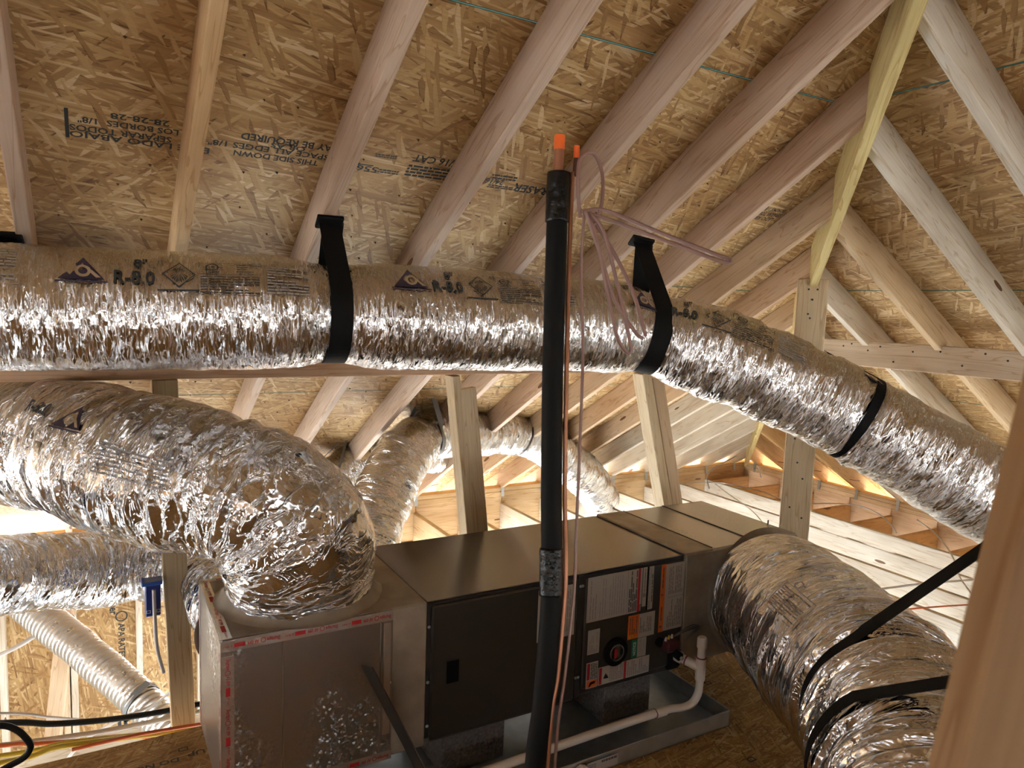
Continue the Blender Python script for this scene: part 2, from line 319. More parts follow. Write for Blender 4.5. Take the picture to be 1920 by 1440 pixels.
class Print:
    """flat print gathered in 2D (u right, v up) and laid on a surface by a map"""
    def __init__(self): self.v, self.f, self.n = [], [], 0
    def poly(self, pts):
        self.v.append(np.array(pts, float)); self.f.append(list(range(self.n, self.n + len(pts)))); self.n += len(pts); return self
    def rect(self, x0, y0, x1, y1): return self.poly([(x0, y0), (x1, y0), (x1, y1), (x0, y1)])
    def frame(self, x0, y0, x1, y1, t): self.rect(x0, y0, x1, y0 + t); self.rect(x0, y1 - t, x1, y1); self.rect(x0, y0, x0 + t, y1); return self.rect(x1 - t, y0, x1, y1)
    def ring(self, x, y, r0, r1, sx=1., k=20):
        for i in range(k):
            a, b_ = 2 * math.pi * i / k, 2 * math.pi * (i + 1) / k
            self.poly([(x + sx * r0 * math.cos(a), y + r0 * math.sin(a)), (x + sx * r1 * math.cos(a), y + r1 * math.sin(a)), (x + sx * r1 * math.cos(b_), y + r1 * math.sin(b_)), (x + sx * r0 * math.cos(b_), y + r0 * math.sin(b_))])
        return self
    def disc(self, x, y, r, sx=1., k=20): return self.poly([(x + sx * r * math.cos(2 * math.pi * i / k), y + r * math.sin(2 * math.pi * i / k)) for i in range(k)])
    def text(self, body, x, y, w=None, size=None, rot=0):
        v, f = text2d(body); wd = v[:, 0].max() - v[:, 0].min(); 
        sx = w / wd if w else size; sy = size if size else sx
        v = np.stack([(v[:, 0] - v[:, 0].min()) * sx, v[:, 1] * sy], 1); c, s = math.cos(rot), math.sin(rot)
        v = np.stack([x + v[:, 0] * c - v[:, 1] * s, y + v[:, 0] * s + v[:, 1] * c], 1)
        self.v.append(v); self.f += [[i + self.n for i in q] for q in f]; self.n += len(v); return self
    def lines(self, x0, y0, x1, y1, k, fill=.55, vertical=False, seed=0):
        """rows of tiny words"""
        rr = random.Random(seed); 
        for i in range(k):
            if vertical:
                a = x0 + (x1 - x0) * (i + .2) / k; b_ = a + (x1 - x0) * fill / k; p = y0
                while p < y1:
                    q = min(y1, p + rr.uniform(.08, .3) * (y1 - y0)); self.rect(a, p, b_, q); p = q + .03 * (y1 - y0)
                    if rr.random() < .12: break
            else:
                a = y0 + (y1 - y0) * (i + .2) / k; b_ = a + (y1 - y0) * fill / k; p = x0
                while p < x1:
                    q = min(x1, p + rr.uniform(.06, .22) * (x1 - x0)); self.rect(p, a, q, b_); p = q + .025 * (x1 - x0)
                    if rr.random() < .06: break
        return self
    def make(self, name, fn, mat, parent=None, origin=(0, 0, 0)):
        V = fn(np.vstack(self.v)) - np.array(origin); me = pyd(name, V, self.f); o_ = ob(name, me, mat, parent, Matrix.Translation(origin)); o_['kind'] = 'stuff'; return o_
def plane_map(o, ex, ey, lift=.0006):
    o, ex, ey = np.array(o, float), np.array(ex, float), np.array(ey, float); n = np.cross(ex, ey); n /= np.linalg.norm(n)
    return lambda uv: o + uv[:, :1] * ex + uv[:, 1:] * ey + n * lift
# ------------------------------------------------------------------ roof geometry
TH = math.radians(30.38); CT, ST = math.cos(TH), math.sin(TH); DA, DB = 1.519, 1.863; HIP = (DB - DA) / ST     # hip in plan: X = Y + HIP
YR = -.6; XEND = -7.0; PL_Y, PL_X = 5.40, 6.06; DEP = .138; SH = .011
sY = lambda s: DA * ST + s * CT                      # world Y of slope coordinate on slope A
sA = lambda Y: (Y - DA * ST) / CT
sX = lambda s: DB * ST + s * CT
sB = lambda X: (X - DB * ST) / CT
PAw = lambda X, s, n=0: Vector((X, ST * (DA + n) + CT * s, CT * (DA + n) - ST * s))     # n: outward from the sheathing's underside
PBw = lambda Y, s, n=0: Vector((ST * (DB + n) + CT * s, Y, CT * (DB + n) - ST * s))
# local frame of slope A: x = world X, y = up the slope, z = outward
FA = Matrix(((1, 0, 0), (0, -CT, ST), (0, ST, CT))).to_4x4(); FA.translation = PAw(0, 0)
FB = Matrix(((0, -CT, ST), (1, 0, 0), (0, ST, CT))).to_4x4(); FB.translation = PBw(0, 0)      # x = world Y, y up slope
FC = Matrix(((-1, 0, 0), (0, CT, -ST), (0, ST, CT))).to_4x4(); FC.translation = Vector((0, 2 * YR - PAw(0, 0).y, PAw(0, 0).z))
def clip(poly, a, b, c):
    out = []
    for i in range(len(poly)):
        p, q = poly[i], poly[(i + 1) % len(poly)]; dp, dq = a * p[0] + b * p[1] - c, a * q[0] + b * q[1] - c
        if dp <= 0: out.append(p)
        if dp * dq < 0: k = dp / (dp - dq); out.append((p[0] + k * (q[0] - p[0]), p[1] + k * (q[1] - p[1])))
    return out
def inset(poly, d):
    n = len(poly); L = []
    for i in range(n):
        (x0, y0), (x1, y1) = poly[i], poly[(i + 1) % n]; l = math.hypot(x1 - x0, y1 - y0)
        nx, ny = -(y1 - y0) / l, (x1 - x0) / l; L.append((nx, ny, nx * x0 + ny * y0 + d))
    out = []
    for i in range(n):
        a, b_ = L[i - 1], L[i]; det = a[0] * b_[1] - a[1] * b_[0]
        if abs(det) < 1e-9: out.append(poly[i]); continue
        out.append(((a[2] * b_[1] - b_[2] * a[1]) / det, (a[0] * b_[2] - b_[0] * a[2]) / det))
    return out
def area(p): return .5 * sum(p[i][0] * p[(i + 1) % len(p)][1] - p[(i + 1) % len(p)][0] * p[i][1] for i in range(len(p)))
def clean(p):
    out = []
    for q in p:
        if not out or math.hypot(q[0] - out[-1][0], q[1] - out[-1][1]) > .004: out.append(q)
    if len(out) > 1 and math.hypot(out[0][0] - out[-1][0], out[0][1] - out[-1][1]) < .004: out.pop()
    return out
def panel(name, poly, thick, mats, parent, mw, edge=.0022, flip=False):
    """board with a painted rim; underside at z=0, outer face at z=thick"""
    poly = clean(poly)
    if len(poly) < 3: return None
    if area(poly) < 0: poly = poly[::-1]
    if area(poly) < .01: return None
    ins = inset(poly, edge); n = len(poly)
    cx, cy = sum(p[0] for p in poly) / n, sum(p[1] for p in poly) / n
    v = [(x - cx, y - cy, 0) for x, y in ins] + [(x - cx, y - cy, 0) for x, y in poly] + [(x - cx, y - cy, thick) for x, y in poly]
    f = [list(range(n))[::-1]] + [[i, (i + 1) % n, n + (i + 1) % n, n + i] for i in range(n)] + [[n + i, n + (i + 1) % n, 2 * n + (i + 1) % n, 2 * n + i] for i in range(n)] + [list(range(2 * n, 3 * n))]
    me = pyd(name, v, f, [0] + [1] * (2 * n) + [0]); return ob(name, me, mats, parent, mw @ Matrix.Translation((cx, cy, 0)))
GAP = .0025
def slope_panels(parent, F, rows, x0, x1, clips, anchor, step, name='sheathing_panel'):
    for r in range(len(rows) - 1):
        a, b_ = -rows[r + 1] + GAP / 2, -rows[r] - GAP / 2; x = x0 - (x0 - anchor + (r % 2) * step / 2) % step
        while x < x1:
            p = [(x + GAP / 2, a), (x + step - GAP / 2, a), (x + step - GAP / 2, b_), (x + GAP / 2, b_)]
            p = clip(p, 1, 0, x1); p = clip(p, -1, 0, -x0)
            for c in clips: p = clip(p, *c)
            if len(p) >= 3: panel(name, p, SH, [OSB, GREENEDGE], parent, F)
            x += step
EAVE_S = sA(5.92); ROWS = [sA(YR), 1.108 - 1.219, 1.108, 2.327, 3.546, 4.765, EAVE_S]
ca = sroot('ceiling'); slope_panels(ca, FA, ROWS, XEND, 6.6, [(1, CT, DA * ST + HIP)], 1.0505, 2.427)       # X <= Y + HIP, with y=-s
cb = sroot('ceiling'); sJ = 1.70; ROWB = [-.95, sJ - 1.219, sJ, sJ + 1.219, sJ + 2.438, sJ + 3.657, sB(6.58)]
ROWB = [sB(YR + HIP)] + [r for r in (1.546 * DB - 2.438, 1.546 * DB - 1.219, 1.546 * DB, 1.546 * DB + 1.219, 1.546 * DB + 2.438) if r > sB(YR + HIP) + .1] + [sB(6.58)]
slope_panels(cb, FB, ROWB, -7.2, 6.4, [(1, CT, DB * ST - HIP), (-1, CT, DB * ST - HIP - 2 * YR)], 1.278, 2.382)
cc = sroot('ceiling'); slope_panels(cc, FC, ROWS[:-1] + [sA(5.2)], -.6 - 6.0, 7.0, [(-1, CT, DA * ST + HIP)], 0., 2.427)
we = sroot('wall_left', (XEND, YR, -1.7))
gp = lambda pts: pyd('gable_sheathing', [(XEND, y, z) for y, z in pts], [tuple(range(len(pts)))])
W0, W1, WZ0, WZ1 = -1.2, .6, -1.2, .1  # opening in the unseen gable end, added to let in side light
for pts in ([(-7.2, -1.95), (W0, -1.95), (W0, 1.08), (-7.2, -1.75)], [(W1, -1.95), (6.0, -1.95), (6.0, -1.75), (W1, 1.08)], [(W0, -1.95), (W1, -1.95), (W1, WZ0), (W0, WZ0)], [(W0, WZ1), (W1, WZ1), (W1, 1.08), (YR, 2.1), (W0, 1.08)]):
    ob('gable_sheathing', gp(pts), OSB, we)
# rafters on the slope behind the viewer, outside the photograph
for k in range(-14, 12, 2):
    X = .241 + .406 * k; top = max(YR, X - HIP + .03)
    if X > 4: continue
    s0, s1 = sA(top), EAVE_S; m_ = lambda s: Vector((X, 2 * YR - PAw(X, s, -DEP / 2 - .001).y, PAw(X, s, -DEP / 2 - .001).z))
    board('rafter', m_(s0), m_(s1), .038, DEP, (0, -ST, CT), cc)
# ------------------------------------------------------------------ rafters of the two slopes in view
ORD = 'first second third fourth fifth sixth seventh eighth ninth tenth eleventh twelfth thirteenth fourteenth fifteenth sixteenth seventeenth eighteenth'.split()
def tie(parent, P, xdir, down):
    """small twisted zinc strap nailed from rafter to plate"""
    x = Vector(xdir); g = []
    v = [(0, 0, .05), (.03, 0, .06), (.032, -.004, .0), (.004, -.004, -.005), (.0, -.012, -.055), (.03, -.012, -.055)]
    bm = bmesh.new(); pts = [bm.verts.new(p) for p in v]
    for f in ((0, 1, 2, 3), (3, 2, 5, 4)): bm.faces.new([pts[i] for i in f])
    r = bmesh.ops.extrude_face_region(bm, geom=list(bm.faces)); bmesh.ops.translate(bm, vec=(0, .0025, 0), verts=[e for e in r['geom'] if isinstance(e, bmesh.types.BMVert)])
    bmesh.ops.recalc_face_normals(bm, faces=list(bm.faces))
    me = from_bm('metal_tie', bm); fr = Matrix((x, Vector((0, 0, 1)).cross(x), Vector((0, 0, 1)))).transposed().to_4x4(); fr.translation = P
    return ob('metal_tie', me, TIE, parent, fr)
NA = 0
for k in range(-1, 15):
    X = .223 + .4045 * k + .019
    if X > 6.2: break
    top = max(YR, X - HIP + .027); full = X - HIP <= YR; s0, s1 = sA(top), EAVE_S - .02
    jack = X - HIP > 1.2
    if k <= 5: col = tone('pink')
    elif k <= 8: col = tone('fresh')
    else: col = tone('pale')
    if k == 0: col = (.80, .55, .30)
    # local x runs down the slope, y = +X?, z outward
    c0 = (0, 0) if full else (1 / CT * -1, 0)
    o = board('rafter', PAw(X, s0, -DEP / 2 - .001), PAw(X, s1, -DEP / 2 - .001), .038, DEP, (0, ST, CT), None, col, cut0=(c0[0], -math.tan(TH)), bev=.004, seg=2)
    NA += 1
    if k <= 4: lab = 'near rafter of the large roof slope, %s from the photo\'s left edge' % ORD[k + 1]
    else: lab = 'jack rafter ending on the left side of the hip board, %s down from the top' % ORD[k - 5]
    tag(o, lab, 'rafter', 'rafters of the large roof slope')
    if k >= 3: tie(o, Vector((X - .022, PL_Y - .004, -1.588)), (1, 0, 0), 0)
    if k in (5, 6, 8): 
        P = PAw(X + .02, sA(PL_Y - .09), -DEP + .02); board('nail', P, P + Vector((.11, .01, .012)), .004, .004, (0, 0, 1), o, mat=NAIL, bev=0)
NB = 0
for k in range(-3, 13):
    Y = 1.297 + .397 * k - .019
    if Y > 5.4: break
    top = max(Y + HIP + .027, YR + HIP); s0, s1 = sB(top), sB(6.56)
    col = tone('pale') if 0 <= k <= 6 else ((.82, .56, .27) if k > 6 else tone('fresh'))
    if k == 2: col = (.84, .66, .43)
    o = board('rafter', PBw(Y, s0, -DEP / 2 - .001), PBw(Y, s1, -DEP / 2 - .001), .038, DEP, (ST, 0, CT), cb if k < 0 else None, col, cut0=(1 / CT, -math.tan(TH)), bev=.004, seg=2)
    NB += 1
    if k >= 0: tag(o, 'jack rafter falling right from the hip board, %s counting down from the top' % ORD[k], 'rafter', 'rafters of the right roof slope')
    if k >= 4: tie(o, Vector((PL_X - .004, Y + .022, -1.588)), (0, -1, 0), 0)
    if k in (7, 8, 9):
        P = PBw(Y - .02, sB(PL_X - .1), -DEP + .02); board('nail', P, P + Vector((0, -.1, .01)), .004, .004, (0, 0, 1), o, mat=NAIL, bev=0)
hp = lambda Y, dz: Vector((Y + HIP, Y, (DA - ST * Y) / CT + dz))
o = board('hip_board', hp(YR, -.112), hp(5.40, -.112), .038, .20, (-.3, -.3, 1), None, (.86, .74, .36), cut1=(0, -.1))
tag(o, 'yellowish treated hip board running from top right down to the far corner', 'hip board')
o = board('ridge_board', (XEND, YR, 2.02), (YR + HIP, YR, 2.02), .038, .2, (0, 0, 1)); o['kind'] = 'structure'; o.name = 'trim_3'
# ------------------------------------------------------------------ wall plates, joists, lower wall
ZJ = -1.705
t1 = sroot('trim_1', (2, PL_Y, ZJ)); t2 = sroot('trim_2', (PL_X, 2, ZJ))
for i in range(2):
    z = -1.620 + .038 * i
    board('plate_board', (XEND, PL_Y + .045, z), (PL_X + .09, PL_Y + .045, z), .089, .037, (0, 0, 1), t1, (.86, .62, .34))
    board('plate_board', (PL_X + .045, -3.5, z), (PL_X + .045, PL_Y - .002, z), .089, .037, (0, 0, 1), t2, (.86, .62, .36))
JX = [.64 + .4062 * k for k in range(13)]
for i, X in enumerate(JX):
    y0 = -3.0 if X > 3.1 else 2.80
    o = board('ceiling_joist', (X, y0, ZJ - .118), (X, PL_Y + .008, ZJ - .118), .038, .235, (0, 0, 1), t1 if i < 3 else None, tone('pale') if X > 3 else (.86, .70, .46))
    if i >= 3: tag(o, 'pale ceiling joist running from the far wall plate, %s from the left in the photo' % ORD[i - 3], 'joist', 'ceiling joists')
    if i: board('blocking', (JX[i - 1] + .0, PL_Y + .03, ZJ - .085), (X - .001, PL_Y + .03, ZJ - .085), .037, .298, (0, 0, 1), t1, (.82, .58, .33))
board('blocking', (JX[-1], PL_Y + .03, ZJ - .085), (PL_X + .01, PL_Y + .03, ZJ - .085), .037, .298, (0, 0, 1), t1, (.84, .54, .28))
board('blocking', (PL_X + .03, PL_Y - .06, ZJ - .085), (PL_X + .03, PL_Y + .05, ZJ - .085), .037, .298, (0, 0, 1), t2, (.84, .58, .36))
for k in range(13):
    Y = PL_Y - .05 - .406 * k
    o = board('stub_joist', (JX[-1] + .021, Y, ZJ - .118), (PL_X + .008, Y, ZJ - .118), .038, .235, (0, 0, 1), t2 if k > 6 else None, (.86, .55, .27))  # warm eave light painted into the wood colour
    if k <= 6: tag(o, 'short stub joist coloured as orange-lit at the right wall plate, %s from the far corner' % ORD[k], 'joist', 'stub joists')
    if k: board('blocking', (PL_X + .03, Y, ZJ - .085), (PL_X + .03, Y + .405, ZJ - .085), .037, .298, (0, 0, 1), t2, (.84, .58, .36))
wb = sroot('wall_back', (0, 5.45, -4.5))
for i, z in enumerate((-1.96, -2.0)): board('plate_board', (XEND, 5.445, z), (6.15, 5.445, z), .089, .037, (0, 0, 1), wb, (.84, .64, .40))
FW = Matrix(((1, 0, 0), (0, 0, 1), (0, 1, 0))).to_4x4(); FW = Matrix(((0, -1, 0), (0, 0, 1), (-1, 0, 0))).to_4x4(); FW.translation = (0, 5.491, 0)
# panel frame on the wall: local x = -Z (up and down grain), y = -X, underside z=0 toward the room
for i in range(4):
    x1 = 1.45 - 1.219 * i
    panel('sheathing_panel', [(1.94, -x1 + .002), (4.4, -x1 + .002), (4.4, -x1 + 1.217), (1.94, -x1 + 1.217)], SH, [OSB, OSB], wb, FW)
for k in range(-5, 3):
    X = .235 + .389 * k; board('stud', (X, 5.445, -4.4), (X, 5.445, -2.02), .038, .088, (0, 1, 0), wb, tone('pale'))
board('stud', (-.20, 5.445, -4.4), (-.20, 5.445, -2.02), .038, .088, (0, 1, 0), wb, (.80, .66, .48))
board('plate_board', (-2, 5.445, -4.42), (1.4, 5.445, -4.42), .089, .037, (0, 0, 1), wb, (.8, .62, .4))
for nm, a_, b_ in (('wall_back', (1.46, 5.49, -4.5), (4.3, 5.51, -4.1)), ('wall_back', (4.3, 5.49, -4.5), (6.1, 5.51, -1.94)), ('wall_right', (6.1, 3.9, -4.5), (6.12, 5.5, -1.94)), ('wall_right', (6.1, .6, -4.5), (6.12, 3.9, -1.94)), ('wall_right', (6.1, -7, -4.5), (6.12, .6, -1.94)), ('wall_left', (-7.02, -7, -4.5), (-7, 1.5, -1.94)), ('wall_front', (-7, -7.02, -4.5), (6.1, -7, -4.0))):
    o = box(nm, a_, b_, OSB, None, 0); o['kind'] = 'structure'
fl2 = box('floor', (-7, -7, -4.62), (6.1, 5.49, -4.45), SLAB, None, 0); fl2['kind'] = 'structure'
gr = box('ground', (-60, -60, -4.9), (60, 60, -4.64), GROUND, None, 0); gr['kind'] = 'structure'
# ------------------------------------------------------------------ attic deck
fl = sroot('floor', (0, 0, -EYE))
FD = Matrix(((1, 0, 0), (0, -1, 0), (0, 0, -1))).to_4x4(); FD.translation = (0, 0, -EYE)
for i in range(-3, 2):
    for j in range(8):
        x0 = -.62 + 2.438 * i + (1.219 if j % 2 else 0); y1 = 2.93 - 1.219 * j
        p = [(x0, -y1), (min(x0 + 2.436, 3.04), -y1), (min(x0 + 2.436, 3.04), -y1 + 1.217), (x0, -y1 + 1.217)]
        if j in (3, 4, 5) and -5 < x0 < -2.0: continue          # panels left out behind the viewer, an unseen gap added to let light up
        if x0 < 3.0: panel('deck_panel', p, .018, [OSB_FLOOR, OSB_FLOOR], fl, FD)
board('rim_joist', (-7, 2.90, ZJ - .118), (.6, 2.90, ZJ - .118), .038, .235, (0, 0, 1), fl, (.8, .66, .48))
pr = Print()
for (x, y) in ((.26, 2.80), (-.02, 2.80), (-.3, 2.79), (2.42, 2.28), (2.6, 2.0), (2.36, 1.62), (2.62, 1.75), (2.15, 1.78), (2.44, 1.35)):
    pr.frame(x - .017, y - .012, x + .017, y + .012, .005)
pr.text('DO NOT SAND', .24, 2.755, size=.038, w=.30, rot=math.pi); pr.text('SIZED FOR', -.12, 2.745, size=.036, w=.24, rot=math.pi); pr.text('UP', .33, 2.77, size=.04, w=.06, rot=math.pi)
pr.make('stamped_marks', plane_map((0, 0, -EYE), (1, 0, 0), (0, 1, 0)), INK, fl)
# print on the roof sheathing (read upside down from here)
mpA = plane_map(PAw(0, 0), (-1, 0, 0), (PAw(0, 1) - PAw(0, 0)), .0008)
def sheath(body, Xr, s_low, Xl, hgt):                          # text starts at Xr and runs toward smaller X, its top points down the slope
    v, f = text2d(body); PRT.text(body, -Xr, s_low, w=Xr - Xl, size=hgt)
PRT = Print()
sheath('ESTE LADO ABAJO', .30, 1.762, -.043, .032); sheath('SEPARAR TODOS', .20, 1.737, -.042, .032); sheath('LOS BORDES  1/8"', .215, 1.705, -.023, .030); sheath('28-28-28', .191, 1.675, .051, .030)
PRT.rect(.043, 1.68, .052, 1.79)
sheath('THIS SIDE DOWN', .61, 1.754, .365, .032); sheath('SPACE ALL EDGES 1/8"', .635, 1.722, .293, .032); sheath('MAY BE REQUIRED', .66, 1.678, .375, .038); sheath('OR AS', .56, 1.703, .46, .026)
sheath('WEST FRASER', 1.62, 1.738, 1.298, .055); sheath('7/16 CAT', 1.05, 1.665, .894, .045); sheath('556', .80, 1.748, .73, .036); sheath('24/16', 1.251, 1.728, 1.18, .036)
PRT.rect(-.78, 1.740, -.735, 1.745).poly([(-.735, 1.734), (-.722, 1.7425), (-.735, 1.751)])
PRT.lines(-1.04, 1.71, -.89, 1.77, 4, .6, seed=3).lines(-.87, 1.75, -.80, 1.772, 2, .6, seed=4).lines(-.84, 1.683, -.77, 1.70, 2, .6, seed=8).lines(-1.29, 1.70, -1.19, 1.728, 2, .6, seed=5).lines(-1.3, 1.755, -1.2, 1.775, 2, .6, seed=6)
sheath('LADO ABAJO', 2.62, 1.735, 2.47, .032); sheath('SEPARAR TODOS', 2.64, 1.703, 2.47, .032); sheath('BORDES 1/8"', 2.63, 1.672, 2.50, .028)
PRT.make('stamped_print', mpA, INK, ca)
pw = Print(); pw.text('7/16 CAT', 0, 0, size=.055, w=.30, rot=-math.pi / 2); pw.text('APA RATED SHEATHING', .08, .25, size=.055, w=.55, rot=-math.pi / 2); pw.text('West Fraser', .03, .62, size=.07, w=.3, rot=-math.pi / 2); pw.text('553', .10, -.36, size=.05, w=.12, rot=-math.pi / 2)
pw.lines(.02, -.7, .13, -.45, 3, .6, vertical=True, seed=2).ring(.10, .30, .03, .038)
pw.make('stamped_print', plane_map((.03, 5.490, -2.52), (1, 0, 0), (0, 0, 1)), INK, wb)
v, f = [], []
rr = random.Random(5)
for k in range(-1, 9):
    for r_ in range(26):
        for xx in (.13, .27):
            X = .242 + .4045 * k + xx + rr.uniform(-.05, .05); s_ = 1.15 + r_ * .14 + rr.uniform(-.03, .03)
            if s_ > EAVE_S - .3 or rr.random() < .25: continue
            P = PAw(X, s_, 0); n_ = Vector((0, -ST, -CT)); a_ = Vector((1, 0, 0)); b_ = n_.cross(a_); q = len(v); w_ = rr.uniform(.0012, .0028)
            v += [P + a_ * w_ * 2.2, P + b_ * w_, P - a_ * w_ * 2.2, P - b_ * w_, P + n_ * .008]; f += [(q + i, q + (i + 1) % 4, q + 4) for i in range(4)]
o = ob('nail_tips', pyd('nail_tips', v, f), NAIL, ca); o['kind'] = 'stuff'
# panel clips between sheathing edges
for (X, s) in ((.575 + .02, 1.108), (1.63, 2.327)):
    P = PAw(X, s); me = chamf('panel_clip', boxc((-.022, -.016, -.004), (.022, -.008, -.001)), 0)
    bm = bmesh.new(); bm.from_mesh(me)
    for a, b_ in (((-.022, -.008, -.004), (-.012, .016, -.001)), ((.012, -.008, -.004), (.022, .016, -.001)), ((-.012, .006, -.004), (.012, .016, -.001)), ((-.008, .016, -.004), (.008, .03, -.001))):
        q = [bm.verts.new(c) for c in boxc(a, b_)]
        for f in ((3, 2, 1, 0), (4, 5, 6, 7), (0, 1, 5, 4), (1, 2, 6, 5), (2, 3, 7, 6), (3, 0, 4, 7)): bm.faces.new([q[i] for i in f])
    ob('panel_clip', from_bm('panel_clip', bm), GALV, ca, FA @ Matrix.Translation((X, -s, 0)))
# ------------------------------------------------------------------ purlins, posts
o = board('purlin', (-2.4, 3.06, -.252), (2.64, 3.06, -.252), .038, .14, (0, 0, 1), None, (.70, .46, .29)); tag(o, 'long horizontal purlin board just under the near silver duct', 'beam')
o = board('purlin', (3.66, .3, -.182), (3.66, 2.95, -.182), .038, .138, (0, 0, 1), None, (.80, .66, .50)); tag(o, 'nail-dotted purlin board butting the tall post at right', 'beam')
TAU_ = 2 * math.pi
nail_me = pyd('nail_head', [(.005 * math.cos(TAU_ * i / 8), .005 * math.sin(TAU_ * i / 8), h) for h in (0, .0015) for i in range(8)], [tuple(range(8, 16))] + [(i, (i + 1) % 8, 8 + (i + 1) % 8, 8 + i) for i in range(8)])
def nails(parent, mw, pts):
    for (a_, b_) in pts: ob('nail_head', nail_me, INK, parent, mw @ Matrix.Translation((a_, b_, 0)))
nails(o, frame((3.641, 0, -.182), (0, -1, 0), (-1, 0, 0)), [(-y, z) for y, z in ((2.45, .02), (2.38, .045), (2.30, -.03), (2.2, .03), (2.06, .04), (1.95, -.02), (1.85, .045), (1.75, .02), (1.62, .04), (1.5, -.03), (2.55, .05), (2.6, .035))])
d45 = Vector((1, 1, 0)).normalized()
o = board('post', (3.06, 2.38, -1.94), (3.06, 2.38, .19), .038, .14, (1, -1, 0), None, (.82, .68, .46)); tag(o, 'tall wide-faced post under the yellowish hip board', 'post')
nails(o, frame(Vector((3.06, 2.38, 0)) - d45 * .019, (.7071, -.7071, 0), tuple(-d45)), ((-.02, .14), (.02, .14), (-.015, .02), (-.005, 0), (.0, .09), (-.03, -.6), (.02, -.8), (-.01, -.72), (.03, -1.0), (-.03, -.95), (.0, -.5)))
r = root('post', (1.55, 3.06, -1.94), 'doubled stud post standing behind the dark cabinet top', 'post')
board('stud', (1.66, 3.065, -1.94), (1.452, 3.065, -.325), .038, .089, (0, 1, 0), r, (.80, .66, .45)); board('stud', (1.715, 3.045, -1.94), (1.515, 3.045, -.385), .089, .038, (0, 1, 0), r, (.78, .64, .44))
r = root('post', (2.9, 3.06, -1.94), 'leaning cracked stud post between the dark line set and tall post', 'post')
board('stud', (3.03, 3.05, -1.94), (2.575, 3.05, -.325), .060, .089, (0, 1, 0), r, (.84, .72, .50)); board('stud', (3.10, 3.045, -1.94), (2.665, 3.045, -.345), .075, .06, (0, 1, 0), r, (.74, .58, .40))
o = board('post', (.288, 3.06, -1.80), (.235, 3.06, -.325), .089, .038, (0, 1, 0), None, (.82, .66, .42)); tag(o, 'stud post left of the taped supply box, holding the blue box', 'post')
# foreground brace
dirv = Vector((-.052, .003, -.227)); pe = Vector((.604, .276, -.108)); off = Vector((.867, -.498, .036)) * .05
o = board('stud', pe + off + dirv * 6.95, pe + off - dirv * 6.6, .10, .038, fw, None, (.40, .25, .13)); tag(o, 'blurred brown stud close by at the right edge of the photo', 'stud'); o.name = 'brace_stud'
o = board('brace', (-.36, 5.0, -3.6), (-.165, 5.0, -1.85), .038, .09, (1, -.35, 0), None, (.72, .55, .38)); tag(o, 'slanted brace board in front of the far sheathed wall at lower left', 'brace')
o = board('lumber', (-1.2, 3.85, -2.235), (1.2, 3.95, -2.23), .038, .12, (0, .5, 1), None, (.88, .80, .66)); tag(o, 'pale loose lumber lying beyond the deck under the yellow cables', 'lumber')
# ------------------------------------------------------------------ ducts
TAU = 2 * math.pi
def crinkle(specs):
    """sum of (amplitude, cells per metre along, cells around, seed, ridged)"""
    def f(u, th):
        d = 0
        for a, fu, P, sd, rg in specs:
            x = vnoise(u * fu + sd * 3.1, np.mod(th, TAU) / TAU * P, sd, P)
            d = d + a * ((.5 - 2 * np.abs(x)) if rg else 2 * x)
        return d
    return f
def bumpf(us, depth, wd): return lambda u: sum(depth * np.exp(-((u - x) / wd) ** 2) for x in us)
def duct(name, pts, r, mat, disp, label, n=260, m=96, ref=(0, -1, 0), group=None, sub='jacket', start=None):
    tb = Tube(pts, r, ref, n, m, disp); o0 = Vector(start or pts[0]); rt_ = root(name, o0, label, 'duct', group)
    me = tb.mesh(sub); me.transform(Matrix.Translation(-o0)); ob(sub, me, mat, rt_, Matrix.Translation(o0), smooth=True)
    return tb, rt_
def strap(name, tb, u, A, w_, mat, label, lift=.005, skew=(0, 0, 0), group=None, squash=1.0, cat='strap', tab=False):
    c = np.array([np.interp(u, tb.u, tb.Q[:, k]) for k in range(3)]); ax = np.array([np.interp(u, tb.u, tb.T[:, k]) for k in range(3)]); ax /= np.linalg.norm(ax)
    A = np.array(A, float); d = A - c; d -= ax * (d @ ax); e1 = d / np.linalg.norm(d); e2 = np.cross(ax, e1); D = np.linalg.norm(d)
    R = float(np.mean(tb.rad(np.full(32, u), np.linspace(0, TAU, 32, endpoint=False)))) + lift; al = math.acos(min(.999, R / D))
    P = [A]; 
    for t in np.linspace(al, TAU - al, 40): P.append(c + R * (math.cos(t) * e1 + math.sin(t) * e2))
    P.append(A + ax * .012); P = np.array(P); k = np.linspace(0, 1, len(P))[:, None]
    v, f = [], []; o0 = A
    for i, p in enumerate(P):
        tg = P[min(i + 1, len(P) - 1)] - P[max(i - 1, 0)]; nn = np.cross(tg, ax); nn /= np.linalg.norm(nn) + 1e-9
        for sx, sn in ((-1, -1), (1, -1), (1, 1), (-1, 1)): v.append(p - o0 + ax * sx * w_ / 2 + nn * sn * .0012)
    for i in range(len(P) - 1):
        for q in range(4): f.append((i * 4 + q, i * 4 + (q + 1) % 4, i * 4 + 4 + (q + 1) % 4, i * 4 + 4 + q))
    f += [(0, 1, 2, 3), tuple(len(v) - 4 + q for q in (3, 2, 1, 0))]
    bm = bmesh.new(); me = pyd(name, v, f); bm.from_mesh(me); bmesh.ops.recalc_face_normals(bm, faces=list(bm.faces)); bm.to_mesh(me); bm.free()
    o = ob(name, me, mat, None, Matrix.Translation(o0)); tag(o, label, cat, group)
    if tab:
        ob('stapled_tab', chamf('stapled_tab', boxc((-w_ * .62, -.03, -.008), (w_ * .62, .03, .006)), .003), mat, o, frame(o0, ax, (0, ST, CT)))
    return o
